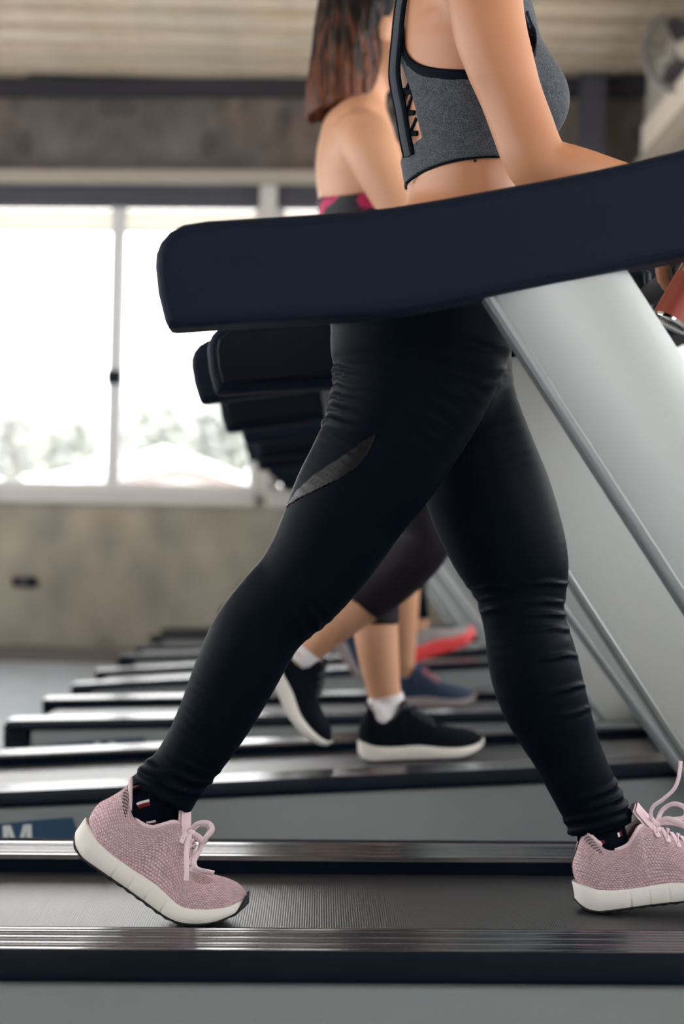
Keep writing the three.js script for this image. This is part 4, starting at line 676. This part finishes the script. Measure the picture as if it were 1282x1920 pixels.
// ================================================================ the other walkers: whole figures from joints
function walker(o) {
  const who = thing('person', o.label, 'person'), k = {}, ch = {};
  for (const n of ['legN', 'legF', 'torso', 'armN', 'armF', 'neck']) ch[n] = chain(o[n], 3);
  const head = headField(o.head, 1, o.headTilt || 0), [bn, bf] = o.bars, hN = handField(o.armN[o.armN.length - 1].p, bn, 0.017, -1), hF = handField(o.armF[o.armF.length - 1].p, bf, 0.017, 1);
  const shoes = o.shoes.map((s) => { const sh = makeShoe(who, s.mats, { bend: s.bend, laces: 'flat', fine: false, collar: 0.9, thick: s.thick }); return placeShoe(sh, s.s, s.p, s.rz, 0, s.scale); });
  const foot = (a, w) => chain([{ p: a, r: 0.03, q: 0.85 }, { p: w(0.055, 0.075), r: 0.027, q: 0.9 }, { p: w(0.08, 0.05), r: 0.023, q: 0.95 }, { p: w(0.14, 0.045), r: 0.02, q: 1.2 }, { p: w(0.2, 0.035), r: 0.012, q: 2.2 }], 3);
  const e = (c) => c[c.length - 1].p, fN = foot(e(o.legN), shoes[0]), fF = foot(e(o.legF), shoes[1]);
  const bust = [1, -1].map((s) => ball(o.bust.clone().add(V(0, 0, s * 0.06)), 0.054, 1.05));
  const trunk = (x, y, z) => { const d = chainD(ch.torso, x, y, z); return d > 0.25 ? d : smin(d, Math.min(ballD(bust[0], x, y, z), ballD(bust[1], x, y, z)), 0.045); };
  const lower = (x, y, z) => smin(trunk(x, y, z), Math.min(chainD(ch.legN, x, y, z), chainD(ch.legF, x, y, z)), 0.03);
  const sh0 = o.armN[0].p.y - 0.13;
  const bodyF = (x, y, z) => { let d = lower(x, y, z); if (o.covered(x, y, z)) d += 0.007; d = smin(d, chainD(ch.neck, x, y, z), 0.05); const ka = y > sh0 ? 0.035 : 0.004; d = smin(d, chainD(ch.armN, x, y, z), ka); d = smin(d, chainD(ch.armF, x, y, z), ka); d = smin(d, head.f(x, y, z), 0.02); d = smin(d, hN.f(x, y, z), 0.01); d = smin(d, hF.f(x, y, z), 0.01); return Math.min(d, chainD(fN, x, y, z), chainD(fF, x, y, z)); };
  const all = [...Object.values(ch), ...bust, ...head.list, ...hN.list, ...hF.list, fN, fF], [lo, hi] = bounds(all, 0.03);
  const body = mesh('body', sdfMesh(bodyF, lo, hi, o.cell || 0.011), o.skin, who); face(body, head);
  mesh('leggings', sdfMesh((x, y, z) => { const d = lower(x, y, z); return d > 0.06 ? d : Math.max(d - 0.004, o.leggingCut(x, y, z)); }, ...bounds([ch.legN, ch.legF, { lo: ch.torso.lo, hi: [ch.torso.hi[0], o.waist, ch.torso.hi[2]] }], 0.03), o.cell2 || 0.009), o.leggingMat, who);
  const ax = o.bust;
  mesh('sports_top', sdfMesh((x, y, z) => { const d = trunk(x, y, z); return d > 0.06 ? d : Math.max(d - 0.005, o.topCut(x, y, z)); }, ...bounds([ch.torso, ...bust], 0.03), o.cell2 || 0.009, (x, y, z) => [Math.atan2(z - ax.z, x - ax.x) * 0.12, y]), o.topMat, who);
  const hb = o.hair(head), hg = sdfMesh(hb.f, ...bounds(hb.list, 0.02), 0.007, (x, y, z) => [Math.atan2(z - o.head.z, x - o.head.x) / 6.283 * 3, clamp((y - hb.y0) / (hb.y1 - hb.y0), 0, 1)]);
  mesh('hair', hg, o.hairMat, who);
  o.socks.forEach((s, i) => { if (s) { const c = i ? o.legF : o.legN, a = e(c), w = shoes[i], dir = a.clone().sub(c[c.length - 2].p).normalize(); sockTube('sock', [{ p: a.clone().addScaledVector(dir, -s.up), r: s.r, q: 0.92 }, { p: a.clone(), r: s.r, q: 0.92 }, { p: w(0.052, 0.09), r: 0.034, q: 0.85 }, { p: w(0.058, 0.06), r: 0.028, q: 0.9 }], s.mat, who); } });
  return who;
}
const whiteSock = std(L(0.72, 0.70, 0.72), 0.9);
const beltTop = (i, x) => BELT_Y * Math.cos(tmSpec[i][1]) + (x - HINGE_X) * Math.sin(tmSpec[i][1]);
const gripBar = (i, z) => { const a = tmSpec[i][1], x = 0.535 - HINGE_X, y = CAM_Y + 0.385; return V(HINGE_X + x * Math.cos(a) - y * Math.sin(a), x * Math.sin(a) + y * Math.cos(a), z); };
{ // second machine: bobbed hair, magenta and black top, black cropped leggings, black shoes
  const d = 3.60, z = -d, dn = d - 0.085, df = d + 0.085;
  const S = (px, py, dd) => { const p = P(px, py, dd); return p; };
  const st = P(760, 1408, df - 0.02); st.y = beltTop(1, st.x) + 0.004; const sw = P(590, 1402, dn + 0.03); sw.y = Math.max(sw.y, beltTop(1, sw.x) + 0.012);
  const bn = gripBar(1, z + 0.2), bf = gripBar(1, z - 0.2), wr = (b) => b.clone().add(V(-0.085, 0.04, 0));
  const hemS = P(705, 1168, df).y, hA = P(652, 1118, dn), hB = P(695, 1152, dn), hn = V(-(hB.y - hA.y), hB.x - hA.x, 0).normalize(); if (hn.x > 0) hn.multiplyScalar(-1);
  const topEdge = curve([[587, 344], [600, 360], [640, 370], [670, 370], [700, 350], [740, 320], [800, 300]].map(([a, b]) => { const p = P(a, b, d - 0.1); return [p.x, p.y]; }));
  const waist = P(690, 520, d).y;
  const blot = dataTex(256, 256, (u, v) => { const k = sstep(0.12, 0.32, tileNoise(u, v, 5, 40) + 0.35 * tileNoise(u, v, 13, 60)); return [lerp(0.05, 0.74, k), lerp(0.04, 0.13, k), lerp(0.085, 0.36, k)]; }, true); blot.repeat.set(1 / 0.3, 1 / 0.3);
  const legN = [node(690, 640, dn, 0.088, 0.95), node(705, 730, dn, 0.086, 0.95), node(735, 830, dn, 0.078, 0.95), node(765, 910, dn, 0.068), node(787, 970, dn, 0.060), node(792, 1010, dn, 0.058), node(765, 1050, dn, 0.055), node(715, 1094, dn + 0.01, 0.054), node(660, 1138, dn + 0.015, 0.050), node(612, 1182, dn + 0.02, 0.039), node(580, 1215, dn + 0.025, 0.033), node(566, 1232, dn + 0.025, 0.032)];
  walker({
    label: 'woman with bobbed brown hair in black cropped leggings and black shoes', head: P(722, 70, d), headTilt: -0.06, skin: M.skinPale,
    legN, legF: [node(680, 640, df, 0.09, 0.95), node(682, 740, df, 0.086), node(690, 860, df, 0.073), node(698, 980, df, 0.061), node(703, 1060, df, 0.053), node(702, 1120, df, 0.049), node(704, 1180, df, 0.0475), node(710, 1235, df, 0.043), node(719, 1290, df, 0.036), node(724, 1315, df, 0.035)],
    torso: [node(688, 655, d, 0.115, 1.25), node(690, 590, d, 0.112, 1.4), node(688, 520, d, 0.09, 1.45), node(685, 440, d, 0.084, 1.5), node(678, 370, d, 0.090, 1.5), node(672, 310, d, 0.090, 1.55), node(668, 262, d, 0.074, 1.9), node(670, 238, d, 0.050, 2.4)],
    bust: P(738, 345, d), neck: [node(672, 232, d, 0.046, 1.4), node(680, 190, d, 0.041, 1.05), node(700, 130, d, 0.044)],
    armN: [node(688, 258, d - 0.15, 0.052), node(698, 285, d - 0.18, 0.051), node(716, 330, d - 0.195, 0.046), node(742, 380, d - 0.205, 0.041), node(768, 432, d - 0.21, 0.038), node(800, 465, d - 0.21, 0.037), node(870, 480, d - 0.205, 0.036), { p: wr(bn), r: 0.025, q: 1.1 }],
    armF: [node(688, 258, d + 0.15, 0.052), node(700, 300, d + 0.19, 0.050), node(735, 400, d + 0.205, 0.040), node(765, 455, d + 0.21, 0.037), node(860, 490, d + 0.205, 0.034), { p: wr(bf), r: 0.025, q: 1.1 }],
    bars: [bn, bf], waist,
    shoes: [{ mats: shoeMats.black, bend: 0.25, s: 0.255, p: sw, rz: -0.86 }, { mats: shoeMats.black, bend: 0, s: 0.1, p: st, rz: 0.066 }],
    covered: (x, y, zz) => y < waist && (y > hemS + 0.01) && !((x - hA.x) * hn.x + (y - hA.y) * hn.y > -0.01 && zz > z), leggingMat: phys(L(0.012, 0.010, 0.014), 0.5, { specularIntensity: 0.3 }),
    leggingCut: (x, y, zz) => Math.max(y - waist, zz > z ? ((x < P(760, 1100, d).x && y < P(760, 1020, d).y) ? (x - hA.x) * hn.x + (y - hA.y) * hn.y : -1) : hemS - y),
    topMat: std(0xffffff, 0.7, { map: blot }), topCut: (x, y) => Math.max(y - topEdge(x), waist - 0.0 - y),
    hair: (h) => { const c = chain([bar(607, -45, 775, -45, d, 0.95), bar(598, 10, 765, 0, d, 1.05), bar(588, 70, 740, 60, d, 1.12), bar(580, 130, 720, 120, d, 1.14), bar(573, 185, 708, 170, d, 1.12), bar(573, 225, 704, 205, d, 1.08)], 4), a = P(574, 226, d), b = P(706, 192, d), hc = P(655, 100, d); return { list: [c], y0: P(640, 225, d).y, y1: P(640, -90, d).y, f: (x, y, zz) => { const an = Math.atan2(zz - hc.z, x - hc.x), st2 = 0.0009 * Math.sin(an * 46 + 3 * n2(an * 4, y * 6)) + 0.003 * n2(an * 3, y * 3); const cut = lerp(a.y, b.y, (x - a.x) / (b.x - a.x)) - y + 0.006 * n2(an * 9, 2.5); return Math.max(chainD(c, x, y, zz) + st2, cut); } }; },
    hairMat: hairMat([0.40, 0.215, 0.12]), socks: [{ up: 0.02, r: 0.036, mat: whiteSock }, { up: 0.012, r: 0.0385, mat: whiteSock }], cell: 0.009, cell2: 0.0075,
  });
}
function farWalker({ label, tm, d, stance, swing, head, shoe, legCutY, skin, tights, topColor, hair, ankleStance, ankleSwing }) {
  const dn = d - 0.085, df = d + 0.085, z = -d, hd = head, c0 = V(hd.x - 0.035, hd.y - 0.10, z), at = (x, y, zz = 0) => V(c0.x + x, c0.y + y, z + zz), N = (x, y, zz, r, q = 1) => ({ p: at(x, y, zz), r, q });
  const bn = gripBar(tm, z + 0.2), bf = gripBar(tm, z - 0.2), wr = (b) => b.clone().add(V(-0.085, 0.04, 0)), mixp = (a, b, t) => a.clone().lerp(b, t);
  const hipN = at(-0.06, -0.70, 0.085), hipF = at(-0.06, -0.70, -0.085), [aS, kS] = stance, [aW, kW] = swing;
  const leg = (h, kn, a) => [{ p: h, r: 0.086, q: 0.95 }, { p: mixp(h, kn, 0.4), r: 0.074, q: 1 }, { p: mixp(h, kn, 0.8), r: 0.057, q: 1 }, { p: kn, r: 0.05, q: 1 }, { p: mixp(kn, a, 0.3), r: 0.049, q: 1 }, { p: mixp(kn, a, 0.6), r: 0.042, q: 1 }, { p: mixp(kn, a, 0.9), r: 0.033, q: 1 }, { p: a, r: 0.031, q: 1 }];
  const sh = (b) => [{ p: at(0, -0.14, b * 0.15), r: 0.05, q: 1 }, { p: at(0.015, -0.18, b * 0.185), r: 0.049, q: 1 }, { p: at(0.07, -0.32, b * 0.205), r: 0.041, q: 1 }, { p: at(0.13, -0.42, b * 0.21), r: 0.037, q: 1 }, { p: mixp(at(0.13, -0.42, b * 0.21), wr(b > 0 ? bn : bf), 0.5), r: 0.034, q: 1 }, { p: wr(b > 0 ? bn : bf), r: 0.025, q: 1.1 }];
  const waist = at(0, -0.52).y, topY = at(0, -0.19).y;
  walker({
    label, head: hd, skin, legN: leg(hipN, kW, aW), legF: leg(hipF, kS, aS),
    torso: [N(-0.055, -0.72, 0, 0.112, 1.25), N(-0.05, -0.64, 0, 0.112, 1.4), N(-0.035, -0.54, 0, 0.09, 1.45), N(-0.025, -0.42, 0, 0.085, 1.5), N(-0.02, -0.32, 0, 0.092, 1.5), N(-0.015, -0.22, 0, 0.096, 1.5), N(-0.005, -0.155, 0, 0.085, 1.8), N(0, -0.115, 0, 0.06, 1.9)],
    bust: at(0.05, -0.27), neck: [N(0, -0.12, 0, 0.055, 1.2), N(0.012, -0.06, 0, 0.046), N(0.026, 0.01, 0, 0.046)],
    armN: sh(1), armF: sh(-1), bars: [bn, bf], waist, shoes: shoe, covered: (x, y) => y < waist && y > legCutY + 0.01, leggingMat: tights, leggingCut: (x, y) => Math.max(y - waist, legCutY - y),
    topMat: topColor, topCut: (x, y) => Math.max(y - topY, waist - y),
    hair: (h) => { const cap = ball(h.at(-0.02, 0.034, 0), 0.092, 0.92), tail = chain([{ p: h.at(-0.09, 0.02, 0), r: 0.034, q: 1 }, { p: h.at(-0.11, -0.06, 0), r: 0.036, q: 1.1 }, { p: h.at(-0.10, -0.13, 0), r: 0.014, q: 1.1 }], 3), c = h.at(0, 0, 0); return { list: [cap, tail], y0: c.y - 0.2, y1: c.y + 0.1, f: (x, y, zz) => smin(Math.max(ballD(cap, x, y, zz), (x - c.x) * 0.8 - (y - c.y) - 0.03), chainD(tail, x, y, zz), 0.02) }; },
    hairMat: hair, socks: [null, null], cell: 0.012, cell2: 0.010,
  });
}
const darkHair = std(L(0.010, 0.008, 0.009), 0.5);
{ // third machine: dark hair, bare calves, blue shoes
  const d = 4.86, dn = d - 0.07, df = d + 0.07, aS = P(757, 1248, df), st = P(795, 1322, df); st.y = beltTop(2, st.x) + 0.004; const sw = P(684, 1290, dn); sw.y = Math.max(sw.y, beltTop(2, sw.x) + 0.012);
  farWalker({
    label: 'dark-haired woman in blue shoes on the third treadmill', tm: 2, d, head: P(792, 262, d), stance: [V(aS.x, st.y + 0.115, aS.z), V(aS.x - 0.01, st.y + 0.50, aS.z)], swing: [V(sw.x - 0.155, sw.y + 0.235, sw.z), V(aS.x + 0.0, st.y + 0.52, sw.z)],
    shoe: [{ mats: shoeMats.blue, bend: 0.2, s: 0.255, p: sw, rz: -0.86 }, { mats: shoeMats.blue, bend: 0, s: 0.12, p: st, rz: 0.038 }], legCutY: st.y + 0.40, skin: M.skinPale, tights: M.legging, topColor: std(L(0.02, 0.02, 0.025), 0.7), hair: darkHair,
  });
}
{ // fourth machine: red shoes
  const d = 6.12, dn = d - 0.07, df = d + 0.07, hl = P(778, 1232, df); hl.y = beltTop(3, hl.x) + 0.004; const sw = P(510, 1205, dn); sw.y = beltTop(3, sw.x) + 0.012;
  farWalker({
    label: 'woman in red-soled shoes on the fourth treadmill', tm: 3, d, head: P(725, 430, d), stance: [V(hl.x + 0.02, hl.y + 0.125, hl.z), V(hl.x - 0.06, hl.y + 0.50, hl.z)], swing: [V(sw.x - 0.155, sw.y + 0.2, sw.z), V(hl.x - 0.16, hl.y + 0.46, sw.z)],
    shoe: [{ mats: shoeMats.red, bend: 0.25, s: 0.255, p: sw, rz: -0.7 }, { mats: shoeMats.red, bend: 0, s: 0.034, p: hl, rz: 0.36, thick: 1.7, scale: [1.02, 1.1, 1.05] }], legCutY: hl.y + 0.155, skin: M.skinPale, tights: M.legging, topColor: std(L(0.25, 0.25, 0.27), 0.7), hair: darkHair,
  });
}
/*PEOPLE-END*/
renderer.render(scene, camera);
